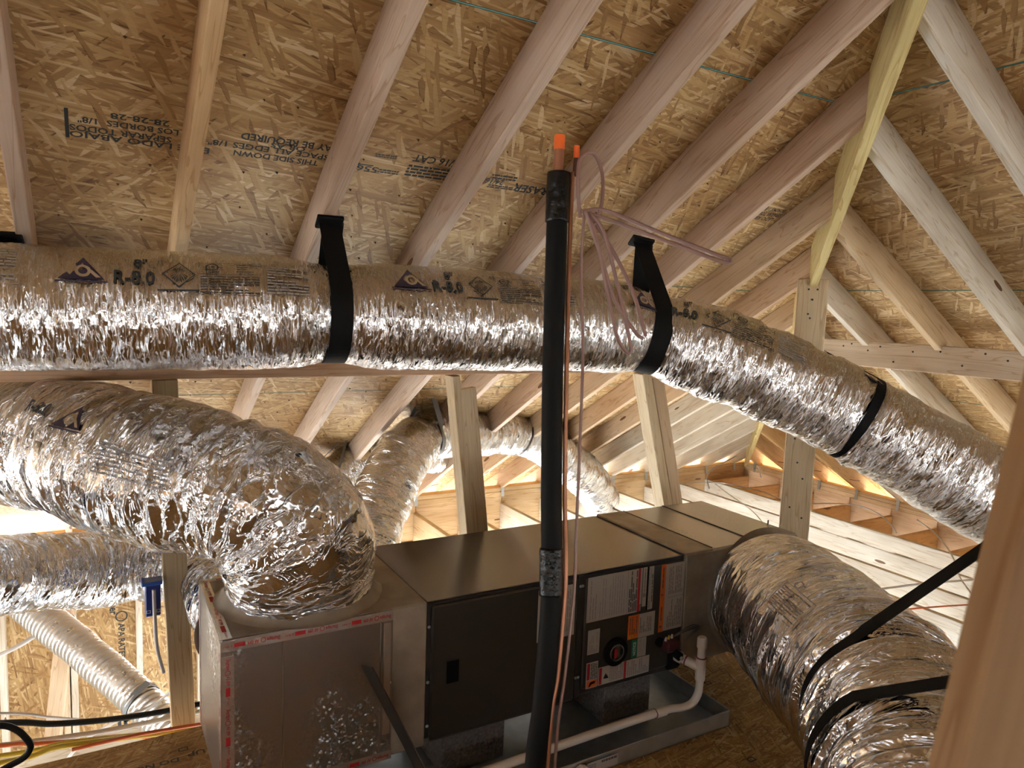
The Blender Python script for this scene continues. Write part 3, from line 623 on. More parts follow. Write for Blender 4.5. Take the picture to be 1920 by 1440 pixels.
def duct_map(tb, u0, th0, lift=.004, flip=1):
    r = tb.r if not callable(tb.r) else float(np.mean(tb.r(tb.u)))
    return lambda uv: tb.at(u0 + flip * uv[:, 0], th0 - flip * uv[:, 1] / r, lift)
# --- near straight duct, bending down to the right
TOPPTS = [(-1.6, 2.46, -.055), (-.9, 2.43, -.053), (-.2, 2.385, -.05), (.2, 2.34, -.047), (.64, 2.27, -.042), (1.2, 2.235, -.052), (1.62, 2.215, -.058), (1.86, 2.15, -.085), (2.1, 2.02, -.16), (2.4, 1.83, -.295), (2.64, 1.62, -.455), (2.9, 1.40, -.64), (3.15, 1.2, -.80)]
tq = Tube(TOPPTS, .16, n=600); uX = lambda X: float(np.interp(X, tq.Q[:, 0], tq.u))
U1, U0, U2, U3 = uX(.655), uX(-.36), uX(1.845), uX(2.52)
pinch = bumpf([U0, U1, U2], .024, .09); pinch3 = bumpf([U3], .010, .05)
tb, top = duct('insulated_duct', TOPPTS, lambda u: .172 - pinch(u) - pinch3(u), FOIL, lambda u, th: crinkle([(.0035, 16, 7, 11, 0), (.0022, 60, 9, 12, 1), (.0012, 110, 24, 13, 0)])(u, th) + np.clip((u - U2 + .1) / .3, 0, 1) * crinkle([(.012, 20, 9, 14, 1), (.007, 9, 6, 15, 0)])(u, th), 'straight silver insulated duct under the near rafters, bending down to the right', n=760, m=120)
def duct_logo(tb, par, u, th, flip=1, sc=1.0, mats=(INKBLUE,)):
    p = Print(); p.poly([(-.055 * sc, 0), (.055 * sc, 0), (0, .075 * sc)]).rect(-.062 * sc, -.008 * sc, .062 * sc, -.004 * sc)
    p.make('printed_logo', duct_map(tb, u, th, .004, flip), INKBLUE, par)
    q = Print(); q.ring(.002, .026 * sc, .011 * sc, .019 * sc); q.poly([(.014 * sc, .028 * sc), (.022 * sc, .03 * sc), (.046 * sc, .006 * sc), (.034 * sc, .006 * sc)])
    q.make('printed_logo_ring', duct_map(tb, u, th, .0052, flip), PAPERTAN, par)
PAPERTAN = plain('foil_bare_print', (.55, .44, .30), .45, .6)
def duct_marks(tb, par, ua, ub, uc, ud, th, size='8"', dth=0):
    duct_logo(tb, par, ua, th - .02)
    p = Print(); p.text(size, ub + .012 - ub, .052, size=.045, w=.032).text('R-8.0', -.035, 0, size=.055, w=.10); p.make('printed_rating', duct_map(tb, ub, th + .02, .004), INK, par)
    p = Print()
    for a in range(4):
        c = [(0, .04), (.045, 0), (0, -.04), (-.045, 0)]; (x0, y0), (x1, y1) = c[a], c[(a + 1) % 4]; p.poly([(x0, y0), (x1, y1), (x1 * .9, y1 * .9), (x0 * .9, y0 * .9)])
    for a in range(9):
        t_ = -2.6 + a * .26; p.poly([(.004 * math.cos(t_), .008 + .004 * math.sin(t_)), (.026 * math.cos(t_ - .06), .008 + .03 * math.sin(t_ - .06)), (.026 * math.cos(t_ + .06), .008 + .03 * math.sin(t_ + .06))])
    p.text('adc', -.016, .012, size=.016, w=.03).rect(-.055, -.05, .055, -.046); p.make('printed_seal', duct_map(tb, uc, th - .17, .004), INK, par)
    p = Print(); p.frame(-.08, -.05, .085, .055, .0012).rect(-.08, .012, .085, .0132).ring(-.045, .036, .010, .013, 1.4).text('UL', -.053, .032, size=.013, w=.016).text('c', -.068, .034, size=.01, w=.004).text('us', -.026, .034, size=.01, w=.01).text('LISTED', -.06, .015, size=.011, w=.034)
    p.lines(.02, .018, .08, .05, 4, .35, seed=1).lines(-.075, -.046, .08, .008, 7, .35, seed=2); p.make('printed_listing', duct_map(tb, ud, th - .12, .004), INK, par)
    p = Print(); p.lines(-.06, -.045, .05, .05, 10, .4, seed=6); p.make('printed_text', duct_map(tb, ud + .16, th - .12, .004), GREYPRINT, par)
duct_marks(tb, top, uX(-.005), uX(.105), uX(.23), uX(.36), -.46)
duct_marks(tb, top, uX(.86), uX(.965), uX(1.095), uX(1.235), -.56)
duct_marks(tb, top, uX(1.76), uX(1.90), uX(2.02), uX(2.13), -.56)
p = Print(); p.lines(-.07, -.05, .08, .06, 11, .4, seed=9).rect(.09, -.06, .0912, .07).rect(-.08, -.06, .09, -.0588); p.make('printed_text', duct_map(tb, uX(-.235), -.72, .004), GREYPRINT, top)
duct_logo(tb, top, uX(2.50), -.95, 1, .75); duct_logo(tb, top, uX(2.93), -.85, 1, .8)
# hanger straps of that duct
strap('hanger_strap', tb, U1, (.65, 2.30, .245), .066, BLACK, 'black strap looping the near duct, hung from a rafter at photo centre-left', tab=True)
strap('hanger_strap', tb, U2, (1.855, 2.24, .27), .072, BLACK, 'black strap looping the near duct just right of the black line set', tab=True)
strap('hanger_strap', tb, U0, (-.20, 2.50, .14), .06, BLACK, 'black strap over the near duct at the photo\'s left edge', tab=True)
strap('hanger_strap', tb, U3, (2.66, 1.97, -.14), .034, BLACK, 'narrow black strap round the descending duct in front of the tall post')
# --- big supply duct
SUP = [(.60, 2.44, -1.02), (.595, 2.42, -.90), (.565, 2.38, -.77), (.46, 2.42, -.655), (.27, 2.57, -.60), (.08, 2.80, -.575), (-.12, 3.1, -.56), (-.35, 3.45, -.555), (-.6, 3.9, -.55)]
tb2, sup = duct('supply_duct', SUP, lambda u: .240 - .012 * np.exp(-((u - .02) / .06) ** 2) + .006 * np.sin(u * 9), FOIL_C, crinkle([(.012, 7, 7, 21, 0), (.012, 16, 8, 22, 1), (.006, 34, 11, 23, 1), (.003, 70, 20, 24, 0)]), 'fat crumpled silver duct elbowing down into the taped supply box', n=420, m=150, ref=(0, -1, 0))
# angular position of the side facing the viewer differs along the bend: find it from the geometry
def facing(tb, u, tilt=0.):
    c = np.array([np.interp(u, tb.u, tb.Q[:, k]) for k in range(3)]); th = np.linspace(0, TAU, 180, endpoint=False); P = tb.at(np.full(180, u), th)
    v = -c / np.linalg.norm(c) + np.array([0, 0, tilt]); return float(th[np.argmax((P - c) @ v)])
ul = tb2.u[-1]
us = .98; duct_logo(tb2, sup, us, facing(tb2, us, .15), -1, 1.1)
p = Print(); p.lines(-.10, -.05, .06, .05, 8, .4, seed=12).lines(.07, -.05, .12, .05, 8, .4, seed=13); p.make('printed_text', duct_map(tb2, .72, facing(tb2, .72, -.05), .006, -1), GREYPRINT, sup)
p = Print(); p.text('R-8.0', -.05, 0, size=.06, w=.11); p.make('printed_rating', duct_map(tb2, 1.16, facing(tb2, 1.16, .3), .006, -1), INK, sup)
# --- lower-left branch duct behind the post
LOW = [(.46, 2.72, -1.22), (.45, 2.93, -1.2), (.37, 3.2, -1.17), (.14, 3.36, -1.15), (-.12, 3.3, -1.11), (-.38, 3.05, -1.0), (-.62, 2.85, -.9), (-.9, 2.7, -.85)]
tb3, low = duct('branch_duct', LOW, lambda u: .142 + .008 * np.sin(u * 7 + 1), FOIL_C, crinkle([(.012, 8, 6, 31, 0), (.012, 22, 7, 32, 1), (.005, 50, 14, 33, 1)]), 'sagging silver branch duct at left, passing behind the stud post', n=260, m=90, ref=(0, 0, 1))
# --- bare flexible vent hose
HOSE = [(-.42, 4.55, -1.60), (-.26, 4.35, -1.70), (-.02, 4.0, -1.83), (.17, 3.72, -1.95), (.30, 3.52, -2.06), (.38, 3.42, -2.2), (.42, 3.38, -2.5)]
tb4, hose = duct('vent_hose', HOSE, .083, FLEX, lambda u, th: .0048 * np.sin(TAU * (u / .028 + th / TAU)) + crinkle([(.004, 12, 6, 41, 0)])(u, th), 'thin ribbed silver vent hose slanting across the far sheathed wall', n=900, m=40, ref=(0, 0, 1))
strap('hose_band', tb4, 1.07, tuple(tb4.at(np.array([1.07]), np.array([0.]), .03)[0]), .028, GREYSTRAP, 'grey band clamped round the ribbed vent hose', lift=.006, cat='band')
# --- far ducts
FAR = [(1.10, 3.45, -1.52), (1.22, 3.6, -1.32), (1.38, 3.76, -1.07), (1.58, 3.92, -.86), (1.82, 4.08, -.79), (2.2, 4.28, -.84), (2.55, 4.4, -.87), (2.86, 4.44, -.98), (3.2, 4.55, -1.2), (3.55, 4.78, -1.42), (3.85, 5.0, -1.66)]
tf = Tube(FAR, .165, n=400); uF = lambda X: float(np.interp(X, tf.Q[:, 0], tf.u)); pf = bumpf([uF(1.72)], .03, .06)
tb5, far = duct('far_duct', FAR, lambda u: .163 - pf(u), FOIL_R, crinkle([(.008, 14, 6, 51, 0), (.007, 30, 8, 52, 1), (.003, 60, 14, 53, 1)]), 'silver duct arching over the far joists between the two stud posts', n=420, m=80, ref=(0, -1, 0))
strap('hanger_strap', tb5, uF(1.74), (1.735, 3.98, -.46), .05, GREYSTRAP, 'grey strap hanging the kinked far duct from a rafter')
strap('hanger_strap', tb5, uF(2.62), (2.66, 4.34, -.63), .014, DARKMETAL, 'thin dark strap round the far duct near the black line set')
FAR2 = [(.95, 4.1, -1.65), (1.08, 4.35, -1.42), (1.26, 4.5, -1.2), (1.5, 4.62, -1.08), (1.8, 4.75, -1.06), (2.2, 4.9, -1.1)]
tb6, far2 = duct('far_duct', FAR2, .15, FOIL_R, crinkle([(.008, 14, 6, 61, 0), (.007, 30, 8, 62, 1)]), 'second far silver duct, mostly hidden behind the arching one', n=160, m=60)
strap('hanger_strap', tb6, .72, (1.42, 4.55, -.86), .035, GREYSTRAP, 'short grey strap above the mostly hidden far duct')
# --- return duct
RET = [(2.585, 2.16, -1.235), (2.57, 2.07, -1.23), (2.44, 1.86, -1.20), (2.29, 1.60, -1.19), (2.16, 1.32, -1.20), (1.94, 1.04, -1.21), (1.64, .78, -1.25), (1.34, .52, -1.32)]
tr = Tube(RET, .28, n=300); ur = 1.06; pr_ = bumpf([ur], .035, .04)
tb7, ret = duct('return_duct', RET, lambda u: np.minimum(.285, .25 + u * .4) - pr_(u), FOIL_R, lambda u, th: crinkle([(.010, 9, 6, 71, 0), (.014, 24, 5, 72, 1), (.007, 46, 10, 73, 1), (.003, 90, 26, 74, 1)])(u, th) + np.clip((u - ur) / .1, 0, 1) * .006 * np.sin(TAU * u / .045 + 2 * vnoise(u * 5, np.mod(th, TAU), 75)), 'fat ribbed silver return duct coming forward at lower right', n=460, m=150, ref=(0, 0, 1))
p = Print(); p.lines(-.07, -.04, .09, .05, 9, .4, seed=22).frame(-.08, -.05, .10, .06, .0015).ring(-.04, .08, .012, .016); p.make('printed_text', duct_map(tb7, .72, facing(tb7, .72, .15), .008, 1), GREYPRINT, ret)
strap('web_strap', tb7, ur, (2.36, 1.09, -.62), .06, BLACK, 'wide black webbing strap slung over the ribbed return duct', lift=.012)
strap('web_strap', tb7, ur + .34, (1.75, .70, -.72), .05, BLACK, 'black webbing strap round the return duct at the bottom right corner', lift=.014)
# strap tail rising behind the near stud
v = [(2.33, 1.10, -.66), (2.40, 1.02, -.42), (2.55, .9, .1), (2.7, .85, .55)]
o = board('strap_tail', v[0], v[3], .05, .002, (-.8, -.5, 0), None, mat=BLACK, bev=0); tag(o, 'black strap tail hanging behind the blurred near stud', 'strap')
# ------------------------------------------------------------------ supply box
SB = (.308, 2.185, -1.535); SE = (.845, 2.70, -1.012)
sp = root('supply_plenum', (.576, 2.44, -1.535), 'foil-faced supply box with red-printed tape, left of the dark cabinet', 'duct box')
box('box', SB, SE, BFOIL, sp, .004)
box('mastic_collar', (.835, 2.19, -1.53), (.97, 2.80, -1.008), MASTIC, sp, .006)
mx, my = np.meshgrid(np.linspace(0, 1, 40), np.linspace(0, TAU, 64, endpoint=False), indexing='ij')
def mastic_ring(name, c, r0, r1, nrm, parent, seed, h=.03):
    n_ = Vector(nrm).normalized(); a = Vector((0, 0, 1)) if abs(n_.z) < .9 else Vector((1, 0, 0)); a = (a - n_ * a.dot(n_)).normalized(); b_ = n_.cross(a); V, F_ = [], []
    K, Mm = 9, 56
    for i in range(K):
        t_ = i / (K - 1)
        for j in range(Mm):
            th = TAU * j / Mm; rr_ = r0 + (r1 - r0) * t_ * (1 + .35 * float(vnoise(np.array([j * .16]), np.array([.5]), seed)[0])); hh = h * (1 - t_) ** 2 + .004 * (1 - t_) + .006 * float(vnoise(np.array([i * 1.1]), np.array([j * .4]), seed + 1)[0]) * (1 - t_)
            V.append(Vector(c) + a * rr_ * math.cos(th) + b_ * rr_ * math.sin(th) + n_ * (hh + .0015))
    for i in range(K - 1):
        for j in range(Mm): F_.append((i * Mm + j, (i + 1) * Mm + j, (i + 1) * Mm + (j + 1) % Mm, i * Mm + (j + 1) % Mm))
    return ob(name, pyd(name, V, F_), MASTIC, parent, None, smooth=True)
mastic_ring('mastic', (.60, 2.445, -1.012), .222, .285, (0, 0, 1), sp, 81, .085)
me = chamf('top_mastic', boxc((-.27, -.25, 0), (.26, .245, .003)), 0); ob('top_mastic', me, MASTIC, sp, Matrix.Translation((.585, 2.445, -1.012)))
# tape along the edges, with its red print
def tape(name, a, b_, n_, wd, parent, rep=3, seed=0):
    a, b_ = Vector(a), Vector(b_); x = (b_ - a).normalized(); n_ = Vector(n_).normalized(); y = n_.cross(x); L = (b_ - a).length
    me = chamf(name, boxc((0, -wd / 2, 0), (L, wd / 2, .0008)), 0); t_ = ob(name, me, TAPE, parent, Matrix((x, y, n_)).transposed().to_4x4().copy() if False else frame(a, x, n_))
    p = Print(); s_ = L / rep
    for i in range(rep):
        o_ = i * s_; p.text('Shurtape', o_ + s_ * .05, -.004, size=.017, w=s_ * .22).ring(o_ + s_ * .33, 0, .006, .008).text('AF 099', o_ + s_ * .40, -.004, size=.015, w=s_ * .18).rect(o_ + s_ * .62, -.006, o_ + s_ * .80, .007).text('UL 181A-P', o_ + s_ * .82, -.001, size=.008, w=s_ * .15)
    p.make('tape_print', plane_map(a, x, y, .0014), RED, t_)
tape('edge_tape', (.845, 2.1845, -1.028), (.308, 2.1845, -1.028), (0, -1, 0), .034, sp, 3); tape('edge_tape', (.326, 2.1845, -1.06), (.326, 2.1845, -1.53), (0, -1, 0), .036, sp, 3)
tape('edge_tape', (.845, 2.1845, -1.518), (.308, 2.1845, -1.518), (0, -1, 0), .03, sp, 3); tape('edge_tape', (.3075, 2.205, -1.53), (.3075, 2.205, -1.02), (-1, 0, 0), .034, sp, 3)
tape('edge_tape', (.3075, 2.68, -1.02), (.3075, 2.68, -1.53), (-1, 0, 0), .036, sp, 3); tape('edge_tape', (.325, 2.69, -1.0085), (.325, 2.19, -1.0085), (0, 0, 1), .03, sp, 2); tape('edge_tape', (.84, 2.69, -1.0085), (.31, 2.69, -1.0085), (0, 0, 1), .02, sp, 2)
for X in (.485, .80): box('seam_bead', (X, 2.181, -1.50), (X + .006, 2.186, -1.045), BFOIL, sp, .001)
box('seam_strip', (.812, 2.181, -1.44), (.836, 2.186, -1.05), TAPE, sp, .001)
mastic_ring('mastic', (.46, 2.70, -1.22), .13, .17, (0, 1, 0), sp, 83, .04)
o = board('metal_bar', (.745, 2.155, -1.17), (.985, 2.10, -1.684), .004, .062, (.35, -1, .2), None, mat=DARKMETAL, bev=0); tag(o, 'dark flat metal bar slanting down the front of the supply box', 'bar')
# ------------------------------------------------------------------ air handler
AX0, AX1, AY0, AY1, AZ0, AZ1 = .97, 2.147, 2.2, 2.815, -1.512, -1.012
ah = root('air_handler', ((AX0 + AX1) / 2, 2.5, AZ0), 'dark brown horizontal air handler cabinet covered in paper labels', 'air handler')
box('cabinet', (AX0, AY0, AZ0), (AX1, AY1, AZ1 - .004), CAB, ah, .004); box('top_panel', (AX0 + .001, AY0 - .003, AZ1 - .004), (AX1, AY1, AZ1 + .002), CABTOP, ah, .002)
d1 = box('door', (.985, AY0 - .012, -1.520), (1.598, AY0, -1.026), DOOR, ah, .008); d2 = box('door', (1.632, AY0 - .012, -1.486), (2.146, AY0, -1.030), DOOR, ah, .006)
box('post_strip', (1.602, AY0 - .006, -1.512), (1.628, AY0, -1.02), CAB, ah, .002)
box('switch_opening', (1.046, AY0 - .014, -1.318), (1.093, AY0 - .011, -1.237), BLACK, d1, 0)
for (x, z) in ((1.61, -1.06), (1.62, -1.06), (1.606, -1.43), (1.618, -1.43), (.978, -1.1), (.978, -1.3), (.979, -1.46), (2.14, -1.036)): lathe('screw', [(.006, 0), (.006, .003), (.003, .005)], (x, AY0 - .005, z), (0, -1, 0), GALV, ah, 10)
FY = AY0 - .0122
def lab(name, x0, z0, x1, z1, items, parent=d2, mat=PAPER):
    L = ob(name, chamf(name, boxc((0, -.0008, 0), (x1 - x0, 0, z1 - z0)), 0), mat, parent, Matrix.Translation((x0, FY, z0)))
    for (m_, fn) in items:
        p = Print(); fn(p); p.make('print', plane_map((x0, FY - .0010, z0), (1, 0, 0), (0, 0, 1), .0002), m_, L)
    return L
lab('wiring_label', 1.640, -1.212, 1.912, -1.030, [(GREYPRINT, lambda p: (p.lines(.012, .01, .05, .17, 3, .3, True, 1), p.lines(.06, .01, .19, .17, 11, .22, True, 2), p.rect(.197, 0, .199, .182))), (PRINT, lambda p: p.lines(.204, .006, .248, .176, 5, .7, True, 3)), (RED, lambda p: p.rect(.250, 0, .262, .182)), (PRINT, lambda p: p.frame(.262, .0, .272, .03, .003))])
lab('warning_label', 1.916, -1.195, 1.936, -1.030, [(PRINT, lambda p: p.lines(.002, .04, .019, .16, 3, .5, True, 4))]); box('print_bar', (1.938, FY - .0009, -1.212), (1.946, FY, -1.030), BLACK, d2, 0)
lab('rating_label', 1.946, -1.212, 1.972, -1.030, [(GREYPRINT, lambda p: p.lines(.001, .005, .014, .178, 3, .7, True, 5)), (PRINT, lambda p: p.lines(.016, .03, .024, .15, 1, .6, True, 6))])
lab('caution_label', 2.036, -1.322, 2.142, -1.035, [(PRINT, lambda p: (p.lines(.02, .012, .10, .13, 8, .3, True, 7), p.lines(.02, .155, .10, .275, 9, .3, True, 8), p.rect(.016, .142, .106, .1432)))]); lab('caution_band', 2.012, -1.324, 2.038, -1.033, [(PRINT, lambda p: (p.lines(.007, .05, .017, .13, 1, .6, True, 9), p.lines(.007, .19, .017, .28, 1, .6, True, 10), p.poly([(.006, .018), (.02, .024), (.006, .03)]), p.poly([(.006, .155), (.02, .161), (.006, .167)])))], d2, ORANGE)
lab('danger_label', 1.905, -1.326, 1.99, -1.224, [(PRINT, lambda p: p.lines(.006, .02, .07, .085, 7, .35, True, 11))]); lab('danger_band', 1.851, -1.324, 1.906, -1.223, [(PRINT, lambda p: p.lines(.006, .02, .05, .094, 4, .4, True, 12)), (CABLEY, lambda p: p.lines(.006, .004, .05, .018, 3, .5, True, 12))], d2, ORANGE)
lab('notice_band', 1.875, -1.408, 1.905, -1.328, [(WHITE, lambda p: p.text('NOTICE', .021, .012, size=.019, w=.056, rot=math.pi / 2))], d2, GREEN); lab('notice_label', 1.905, -1.408, 1.951, -1.328, [(GREYPRINT, lambda p: p.lines(.005, .006, .042, .075, 6, .3, True, 13))])
lab('small_label', 1.652, -1.345, 1.709, -1.245, [(GREYPRINT, lambda p: (p.lines(.006, .006, .05, .04, 6, .4, True, 14), p.lines(.006, .045, .03, .075, 4, .4, True, 15), p.lines(.04, .045, .05, .09, 2, .4, True, 16)))])
lab('shock_label', 1.652, -1.486, 1.708, -1.379, [(RED, lambda p: p.rect(.003, .036, .017, .104)), (PRINT, lambda p: p.lines(.02, .036, .053, .102, 4, .6, True, 17)), (ORANGE, lambda p: p.rect(.003, .003, .053, .033)), (PRINT, lambda p: p.poly([(.012, .006), (.02, .025), (.045, .028), (.044, .016), (.026, .014), (.018, .005)]))])
lab('warranty_label', 1.712, -1.485, 1.973, -1.411, [(RED, lambda p: (p.rect(.003, .003, .017, .071), p.rect(.128, 0, .140, .074))), (PRINT, lambda p: p.poly([(.024, .024), (.038, .034), (.052, .022), (.038, .028), (.036, .046), (.032, .030)])), (GREYPRINT, lambda p: (p.lines(.055, .006, .124, .068, 8, .55, True, 18), p.lines(.145, .006, .255, .068, 11, .55, True, 19)))])
lab('wiring_label', 1.414, -1.245, 1.583, -1.042, [(GREYPRINT, lambda p: (p.lines(.012, .06, .05, .18, 3, .3, True, 20), p.lines(.10, .02, .15, .19, 5, .5, True, 21)))], d1)
bd = lathe('badge', [(.058, 0), (.058, .012), (.05, .016), (.034, .014)], (1.789, FY + .001, -1.357), (0, -1, 0), BLACK, d2, 40); lathe('badge_ring', [(.034, .0), (.034, .004), (.031, .004), (.031, 0)], (1.789, FY - .014, -1.357), (0, -1, 0), GALV, bd, 40)
p = Print(); p.rect(-.014, -.022, .0, .018).poly([(-.006, .018), (.002, .010), (.0, -.004)]); p.make('badge_print', plane_map((1.789, FY - .0145, -1.357), (1, 0, 0), (0, 0, 1), .0008), RED, bd)
p = Print(); p.lines(.004, -.02, .02, .022, 2, .5, True, 30); p.make('badge_print', plane_map((1.789, FY - .0145, -1.357), (1, 0, 0), (0, 0, 1), .0008), GREYPRINT, bd)
# wiring and drain ports at the lower right corner of the cabinet
lathe('wire_port', [(.02, 0), (.02, .012), (.012, .014)], (2.02, FY, -1.365), (0, -1, 0), BLACK, ah, 18); box('valve_body', (2.03, FY - .05, -1.40), (2.095, FY, -1.355), plain('maroon_part', (.09, .02, .025), .4), ah, .006); lathe('valve_port', [(.018, 0), (.018, .03), (.010, .034)], (2.072, FY - .045, -1.405), (.1, -1, -.2), BLACK, ah, 18); lathe('valve_port_cap', [(.007, 0), (.007, .01)], (2.075, FY - .078, -1.412), (.1, -1, -.2), GALV, ah, 10)
for q, (x, z, m_) in enumerate(((2.045, -1.345, CABLEY), (2.062, -1.344, CABLEW), (2.03, -1.35, CABLEW))): lathe('wire_nut', [(.006, 0), (.004, .016)], (x, FY - .03, z), (0, -.2, 1), m_, ah, 10)
for q in range(3): tube('lead_wire', [(2.07, FY - .02, -1.35), (2.11, FY - .05, -1.32 + .006 * q), (2.16, FY - .05, -1.315 + .008 * q), (2.20 + .01 * q, FY - .03, -1.33), (2.16, FY - .01, -1.38)], .0025, DARKMETAL, ah, m=6)
box('drain_panel', (2.07, FY - .006, -1.505), (2.147, FY + .01, -1.42), BLACK, ah, .01)
# ------------------------------------------------------------------ return box
rb = root('return_plenum', (2.5, 2.5, -1.5), 'mastic-smeared foil return box at the right end of the cabinet', 'duct box')
box('box', (2.147, 2.19, -1.50), (2.845, 2.815, -1.005), BFOIL, rb, .006); box('front_mastic', (2.15, 2.184, -1.495), (2.84, 2.192, -1.012), MASTIC, rb, .002); box('joint_mastic', (2.148, 2.187, -1.49), (2.30, 2.812, -1.0025), MASTIC, rb, .002); box('top_seam', (2.56, 2.25, -1.006), (2.566, 2.81, -1.001), DARKMETAL, rb, 0); box('top_seam', (2.302, 2.2, -1.006), (2.308, 2.81, -1.001), DARKMETAL, rb, 0); box('joint_bead', (2.138, 2.192, -1.012), (2.16, 2.815, -1.000), MASTIC, rb, .004)
mastic_ring('mastic', (2.585, 2.184, -1.24), .235, .30, (0, -1, 0), rb, 85, .05)
tube('label_screw', [(2.83, 2.35, -1.005), (2.83, 2.35, -.985)], .004, NAIL, rb, m=6)
# ------------------------------------------------------------------ blocks, pan, drain line
bl = []
for (x0, x1, y0, y1, labl) in ((1.775, 2.02, 2.222, 2.62, 'grey cinder block under the labelled end of the cabinet'), (1.05, 1.31, 2.222, 2.62, 'grey cinder block under the plain door end of the cabinet')):
    o = box('cinder_block', (x0, y0, -1.683), (x1, y1, -1.513), CONC, None, .004); tag(o, labl, 'block', 'cinder blocks under the cabinet')
pan = root('drain_pan', (1.5, 2.3, -1.687), 'shallow galvanised drain pan under the air handler', 'pan')
PX0, PX1, PY0, PY1, PZ = .62, 2.245, 1.985, 2.86, -1.687
box('pan_floor', (PX0, PY0, PZ), (PX1, PY1, PZ + .003), GALV, pan, 0)
for nme, a, b_ in (('pan_wall', (PX0, PY0, PZ), (PX1, PY0 + .003, PZ + .066)), ('pan_wall', (PX0, PY1 - .003, PZ), (PX1, PY1, PZ + .066)), ('pan_wall', (PX0, PY0, PZ), (PX0 + .003, PY1, PZ + .066)), ('pan_wall', (PX1 - .003, PY0, PZ), (PX1, PY1, PZ + .066))): box(nme, a, b_, GALV, pan, 0)
box('rolled_rim', (PX0, PY0 - .004, PZ + .062), (PX1, PY0 + .004, PZ + .070), GALV, pan, .002); box('rolled_rim', (PX1 - .004, PY0, PZ + .062), (PX1 + .004, PY1, PZ + .070), GALV, pan, .002)
L = box('pan_sticker', (1.52, PY0 - .0056, PZ + .012), (1.66, PY0 - .0046, PZ + .052), PAPER, pan, 0); p = Print(); p.lines(0, 0, .035, .03, 4, .4, seed=40).lines(.06, .02, .13, .034, 1, .6, seed=41); p.make('print', plane_map((1.525, PY0 - .0058, PZ + .016), (1, 0, 0), (0, 0, 1), .0003), PRINT, L)
lathe('drain_fitting', [(.03, 0), (.03, .02), (.024, .022), (.024, .06)], (1.49, PY0 - .004, PZ + .03), (0, -1, 0), PVC, pan, 8)
dr = root('drain_line', (2.155, 2.08, -1.60), 'cream plastic condensate pipe with capped riser beside the cabinet', 'pipe')
tube('pipe', [(2.165, 2.085, -1.46), (2.165, 2.085, -1.53), (2.16, 2.085, -1.575), (2.13, 2.085, -1.612), (2.08, 2.085, -1.618), (2.02, 2.085, -1.607), (1.96, 2.085, -1.603), (1.7, 2.085, -1.605), (1.3, 2.083, -1.612), (.8, 2.08, -1.62)], .0165, PVC, dr, n=90, m=18)
tube('riser', [(2.165, 2.085, -1.46), (2.165, 2.085, -1.36)], .0165, PVC, dr, m=18, ref=(1, 0, 0)); lathe('cap', [(.0205, 0), (.0205, .038), (.016, .045)], (2.165, 2.085, -1.375), (0, 0, 1), PVC, dr); lathe('tee', [(.021, 0), (.021, .095)], (2.165, 2.085, -1.515), (0, 0, 1), PVC, dr)
tube('tee_branch', [(2.165, 2.085, -1.465), (2.12, 2.19, -1.445)], .0195, PVC, dr, m=18, ref=(0, 0, 1)); lathe('coupling', [(.024, 0), (.024, .028)], (2.132, 2.163, -1.450), (-.4, .9, .17), PVC, dr); lathe('primer_ring', [(.0202, 0), (.0202, .006)], (2.141, 2.142, -1.454), (-.4, .9, .17), PRIMER, dr); lathe('primer_ring', [(.0215, 0), (.0215, .004)], (2.165, 2.085, -1.421), (0, 0, 1), PRIMER, dr); lathe('coupling', [(.0195, 0), (.0195, .05)], (1.98, 2.085, -1.604), (-1, 0, 0), PVC, dr); lathe('primer_ring', [(.0185, 0), (.0185, .004)], (1.93, 2.085, -1.6045), (-1, 0, 0), PRIMER, dr)
# ------------------------------------------------------------------ refrigerant line set
LS = [(1.012, 1.553, .325), (1.005, 1.54, .15), (.992, 1.512, -.16), (.982, 1.48, -.45), (.972, 1.445, -.70), (.95, 1.425, -.95), (.925, 1.415, -1.15), (.90, 1.40, -1.687)]
ls = root('line_set', (.9, 1.4, -1.687), 'black foam-wrapped copper line set standing upright before the cabinet', 'pipe')
tube('foam_sleeve', LS, .0265, BLACKFOAM, ls, n=80, m=24, origin=(.9, 1.4, -1.687))
tube('tape_wrap', [(1.0125, 1.553, .335), (1.008, 1.547, .27), (1.006, 1.543, .215)], .0295, BLACKTAPE, ls, m=24); tube('tape_wrap', [(.9765, 1.462, -.59), (.973, 1.452, -.65), (.969, 1.443, -.705)], .0295, BLACKTAPE, ls, m=24)
st = tube('copper_stub', [(1.008, 1.552, .32), (1.012, 1.556, .405)], .0125, COPPER, ls, m=18, ref=(1, 0, 0)); lathe('orange_cap', [(.0135, 0), (.0135, .033), (.0125, .035)], (1.012, 1.556, .393), (0, 0, 1), ORCAP, st)
st = tube('copper_stub', [(1.048, 1.535, .33), (1.052, 1.538, .385)], .0065, plain('dark_copper', (.12, .05, .035), .4, .6), ls, m=12, ref=(1, 0, 0)); lathe('orange_cap', [(.0075, 0), (.0075, .03)], (1.052, 1.538, .375), (0, .0, 1), ORCAP, st)
tube('copper_line', [(1.043, 1.538, .34), (1.037, 1.528, .15), (1.024, 1.498, -.16), (1.014, 1.468, -.45), (1.004, 1.435, -.62), (.998, 1.425, -.72), (.978, 1.41, -.9), (.955, 1.40, -1.05), (.935, 1.39, -1.687)], .006, COPPER, ls, n=90, m=10)
o = root('thermostat_cable', (1.05, 1.5, .25), 'looped mauve-brown thermostat cable tied at the top of the line set', 'cable')
CP = lambda x, y, d=1.74: None
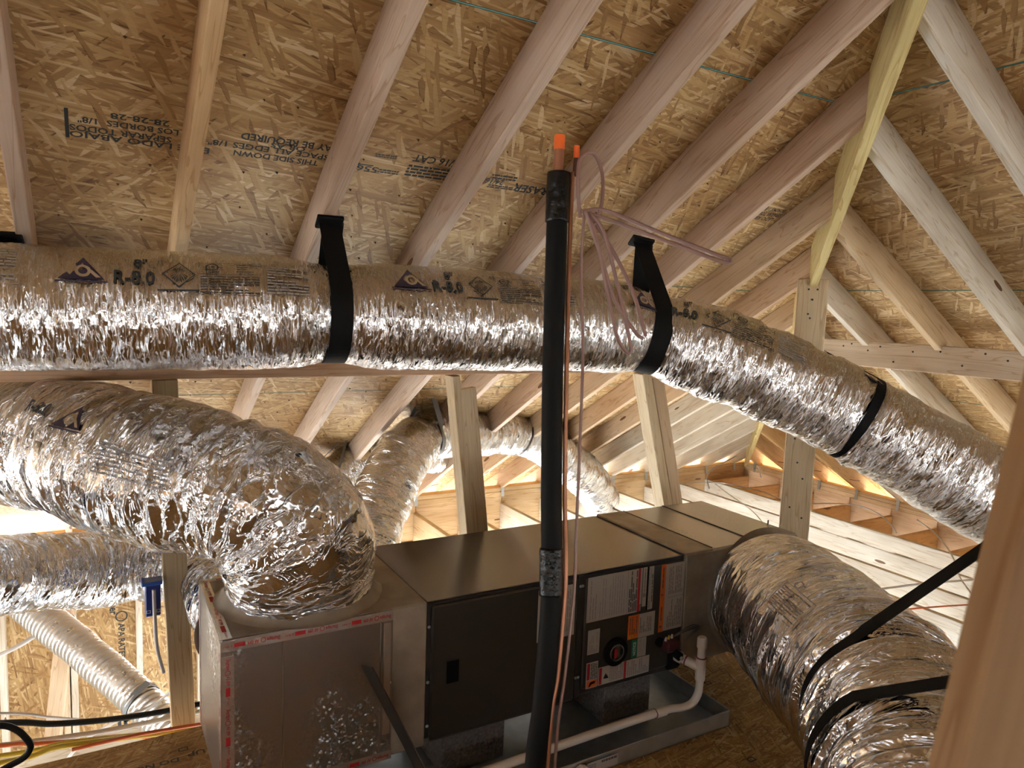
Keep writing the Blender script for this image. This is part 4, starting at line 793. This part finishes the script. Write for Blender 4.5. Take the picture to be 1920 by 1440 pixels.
tube('cable', [(1.045, 1.50, .225), (1.035, 1.50, .30), (1.045, 1.51, .37), (1.085, 1.51, .385), (1.105, 1.50, .34), (1.095, 1.48, .27), (1.075, 1.475, .215), (1.06, 1.48, .205)], .0048, TSTAT, o, n=70, m=8, ref=(1, 0, 0))
tube('cable', [(1.05, 1.49, .245), (1.075, 1.47, .18), (1.105, 1.455, .05), (1.135, 1.44, -.07), (1.165, 1.43, -.105), (1.165, 1.43, -.075), (1.13, 1.445, .06), (1.09, 1.46, .19), (1.062, 1.48, .235)], .0048, TSTAT, o, n=80, m=8, ref=(1, 0, 0))
tube('cable', [(1.05, 1.485, .24), (1.085, 1.465, .14), (1.125, 1.45, .03), (1.175, 1.425, -.05), (1.195, 1.415, -.067)], .0048, TSTAT, o, n=50, m=8, ref=(1, 0, 0)); tube('cable', [(1.06, 1.485, .235), (1.11, 1.46, .16), (1.165, 1.43, .05), (1.20, 1.412, -.06)], .0048, TSTAT, o, n=40, m=8, ref=(1, 0, 0))
tube('cable', [(1.045, 1.49, .24), (1.1, 1.47, .245), (1.20, 1.40, .20), (1.31, 1.30, .145), (1.335, 1.28, .135), (1.32, 1.29, .128), (1.2, 1.40, .185), (1.1, 1.465, .225), (1.06, 1.485, .235)], .0050, TSTAT, o, n=80, m=8, ref=(0, 0, 1))
tube('cable', [(1.05, 1.49, .24), (1.052, 1.495, .1), (1.058, 1.48, -.1), (1.048, 1.46, -.35), (1.035, 1.44, -.55), (1.03, 1.43, -.70), (1.0, 1.41, -.9), (.975, 1.40, -1.1), (.97, 1.40, -1.687)], .0040, TSTAT, o, n=90, m=8, ref=(1, 0, 0))
# ------------------------------------------------------------------ electrical bits at left
jb = root('junction_box', (.18, 3.03, -1.235), 'blue plastic electrical box nailed to the side of the stud post', 'electrical box')
box('box', (.152, 3.00, -1.235), (.206, 3.05, -1.105), BLUE, jb, .004); box('lid_rim', (.140, 2.992, -1.11), (.213, 3.055, -1.095), BLUELID, jb, .003); p = Print(); p.frame(.008, .012, .022, .024, .002).frame(.042, .012, .056, .024, .002); p.make('moulded_mark', plane_map((.148, 2.9995, -1.232), (1, 0, 0), (0, 0, 1), .0004), WHITE, jb)
def cable(pts, r, mat, label, m=8): o_ = tube('cable', pts, r, mat, None, m=m, n=12 * len(pts), ref=(0, 0, 1)); return tag(o_, label, 'cable')
cable([(.182, 2.993, -1.125), (.184, 2.99, -1.25), (.190, 2.99, -1.36), (.212, 3.0, -1.47)], .007, CABLEW, 'grey cable dropping out of the blue electrical box')
cable([(-1.0, 3.45, -1.66), (-.36, 3.4, -1.742), (-.18, 3.4, -1.793), (.02, 3.4, -1.828), (.22, 3.4, -1.846), (.4, 3.4, -1.85)], .0125, CABLEB, 'thick black cable crossing behind the stud post at lower left', 10)
cable([(-1.0, 3.7, -1.72), (-.38, 3.6, -1.80), (-.19, 3.6, -1.869), (-.02, 3.6, -1.925), (.2, 3.6, -1.95)], .006, CABLEW, 'uppermost thin white cable crossing the lower left opening')
cable([(-1.0, 3.4, -1.76), (-.355, 3.35, -1.811), (-.176, 3.35, -1.832), (.015, 3.35, -1.849), (.22, 3.35, -1.856), (.4, 3.35, -1.86)], .011, CABLEW, 'thick white cable running below the black one at lower left')
cable([(-.2, 3.7, -2.25), (-.14, 3.6, -2.08), (-.05, 3.55, -1.97), (.08, 3.5, -1.89), (.2, 3.5, -1.86), (.28, 3.45, -1.78)], .007, CABLEW, 'white cable curving up toward the vent hose')
cable([(-1.0, 3.35, -1.74), (-.35, 3.3, -1.785), (-.246, 3.3, -1.807), (-.081, 3.3, -1.837), (.073, 3.3, -1.861), (.215, 3.3, -1.913)], .008, CABLEO, 'upper orange cable at the lower left opening')
cable([(-1.2, 3.15, -1.62), (-.33, 3.1, -1.715), (-.129, 3.1, -1.722), (.069, 3.1, -1.75), (.262, 3.1, -1.775), (.5, 3.1, -1.79)], .009, CABLEY, 'upper yellow cable lying along the deck edge')
cable([(-1.2, 3.04, -1.64), (-.322, 3.02, -1.698), (-.16, 3.02, -1.688), (.013, 3.02, -1.706), (.284, 3.02, -1.74), (.5, 3.02, -1.76)], .010, CABLEY, 'lower yellow cable lying along the deck edge')
cable([(-.1, 3.0, -1.70), (.1, 2.99, -1.695), (.25, 2.985, -1.702), (.5, 2.98, -1.72)], .007, CABLEO, 'orange cable resting on the yellow cables at the deck edge')
cable([(-1.0, 4.5, -2.1), (-.451, 4.4, -1.884), (-.287, 4.4, -1.808), (-.117, 4.4, -1.737)], .012, CABLEW, 'pale strap-like cable rising to the upper end of the vent hose')
cable([(-.6, 2.75, -1.40), (-.40, 2.75, -1.40), (-.29, 2.75, -1.417), (-.247, 2.75, -1.443), (-.219, 2.75, -1.483), (-.209, 2.75, -1.514), (-.228, 2.75, -1.546), (-.28, 2.75, -1.568), (-.42, 2.74, -1.62), (-.6, 2.72, -1.687)], .0105, CABLEB, 'black cable coil end curling up at the bottom left corner', 12)
# wires over the joists at right
cable([(5.93, 5.37, -1.474), (5.67, 5.33, -1.53), (5.35, 5.20, -1.563), (5.21, 5.10, -1.61), (5.2, 5.05, -1.695)], .007, CABLEW, 'tan cable looping down from the far corner plate')
cable([(5.12, 5.29, -1.695), (5.37, 5.24, -1.693), (5.51, 5.14, -1.690), (5.56, 4.91, -1.69), (5.60, 4.74, -1.69), (5.54, 4.49, -1.692), (5.50, 4.1, -1.695)], .006, CABLEW, 'thin white cable lying over the joists left of the tall post')
cable([(5.41, 5.18, -1.697), (5.21, 4.79, -1.697), (5.06, 4.47, -1.697), (4.87, 4.15, -1.697), (4.6, 3.8, -1.697)], .0045, CABLEW, 'thin grey cable crossing the joists toward the return box')
cable([(5.50, 4.30, -1.695), (5.65, 4.22, -1.68), (5.9, 4.07, -1.67), (6.0, 3.94, -1.68), (5.95, 3.76, -1.69), (5.85, 3.60, -1.71), (5.8, 3.5, -1.76)], .006, CABLEW, 'tan cable arching over joists right of the tall post')
cable([(6.0, 3.45, -1.66), (5.84, 3.21, -1.68), (5.60, 2.98, -1.69), (5.37, 2.80, -1.695), (5.0, 2.55, -1.695), (4.6, 2.2, -1.695)], .006, CABLEW, 'tan cable dropping across the joists toward the black webbing')
cable([(3.6, 2.8, -1.695), (4.02, 2.73, -1.695), (4.23, 2.68, -1.695), (4.67, 2.60, -1.695), (5.08, 2.49, -1.695), (5.5, 2.4, -1.695)], .007, CABLEW, 'tan cable lying level across the joists above the return duct')
cable([(3.8, 2.48, -1.697), (4.15, 2.40, -1.697), (4.47, 2.31, -1.697), (4.88, 2.17, -1.697), (5.5, 2.0, -1.697)], .005, CABLEO, 'red cable across the joists at far right')
cable([(6.03, 5.34, -1.497), (6.03, 5.22, -1.532), (6.02, 5.17, -1.577), (5.98, 5.1, -1.66)], .006, CABLEW, 'short cable looping round the far corner below the hip board')
# ------------------------------------------------------------------ lift everything onto the deck level
for o in list(bpy.data.objects):
    if o.parent is None and o.type in ('MESH', 'EMPTY'): o.matrix_basis = Matrix.Translation((0, 0, EYE)) @ o.matrix_basis
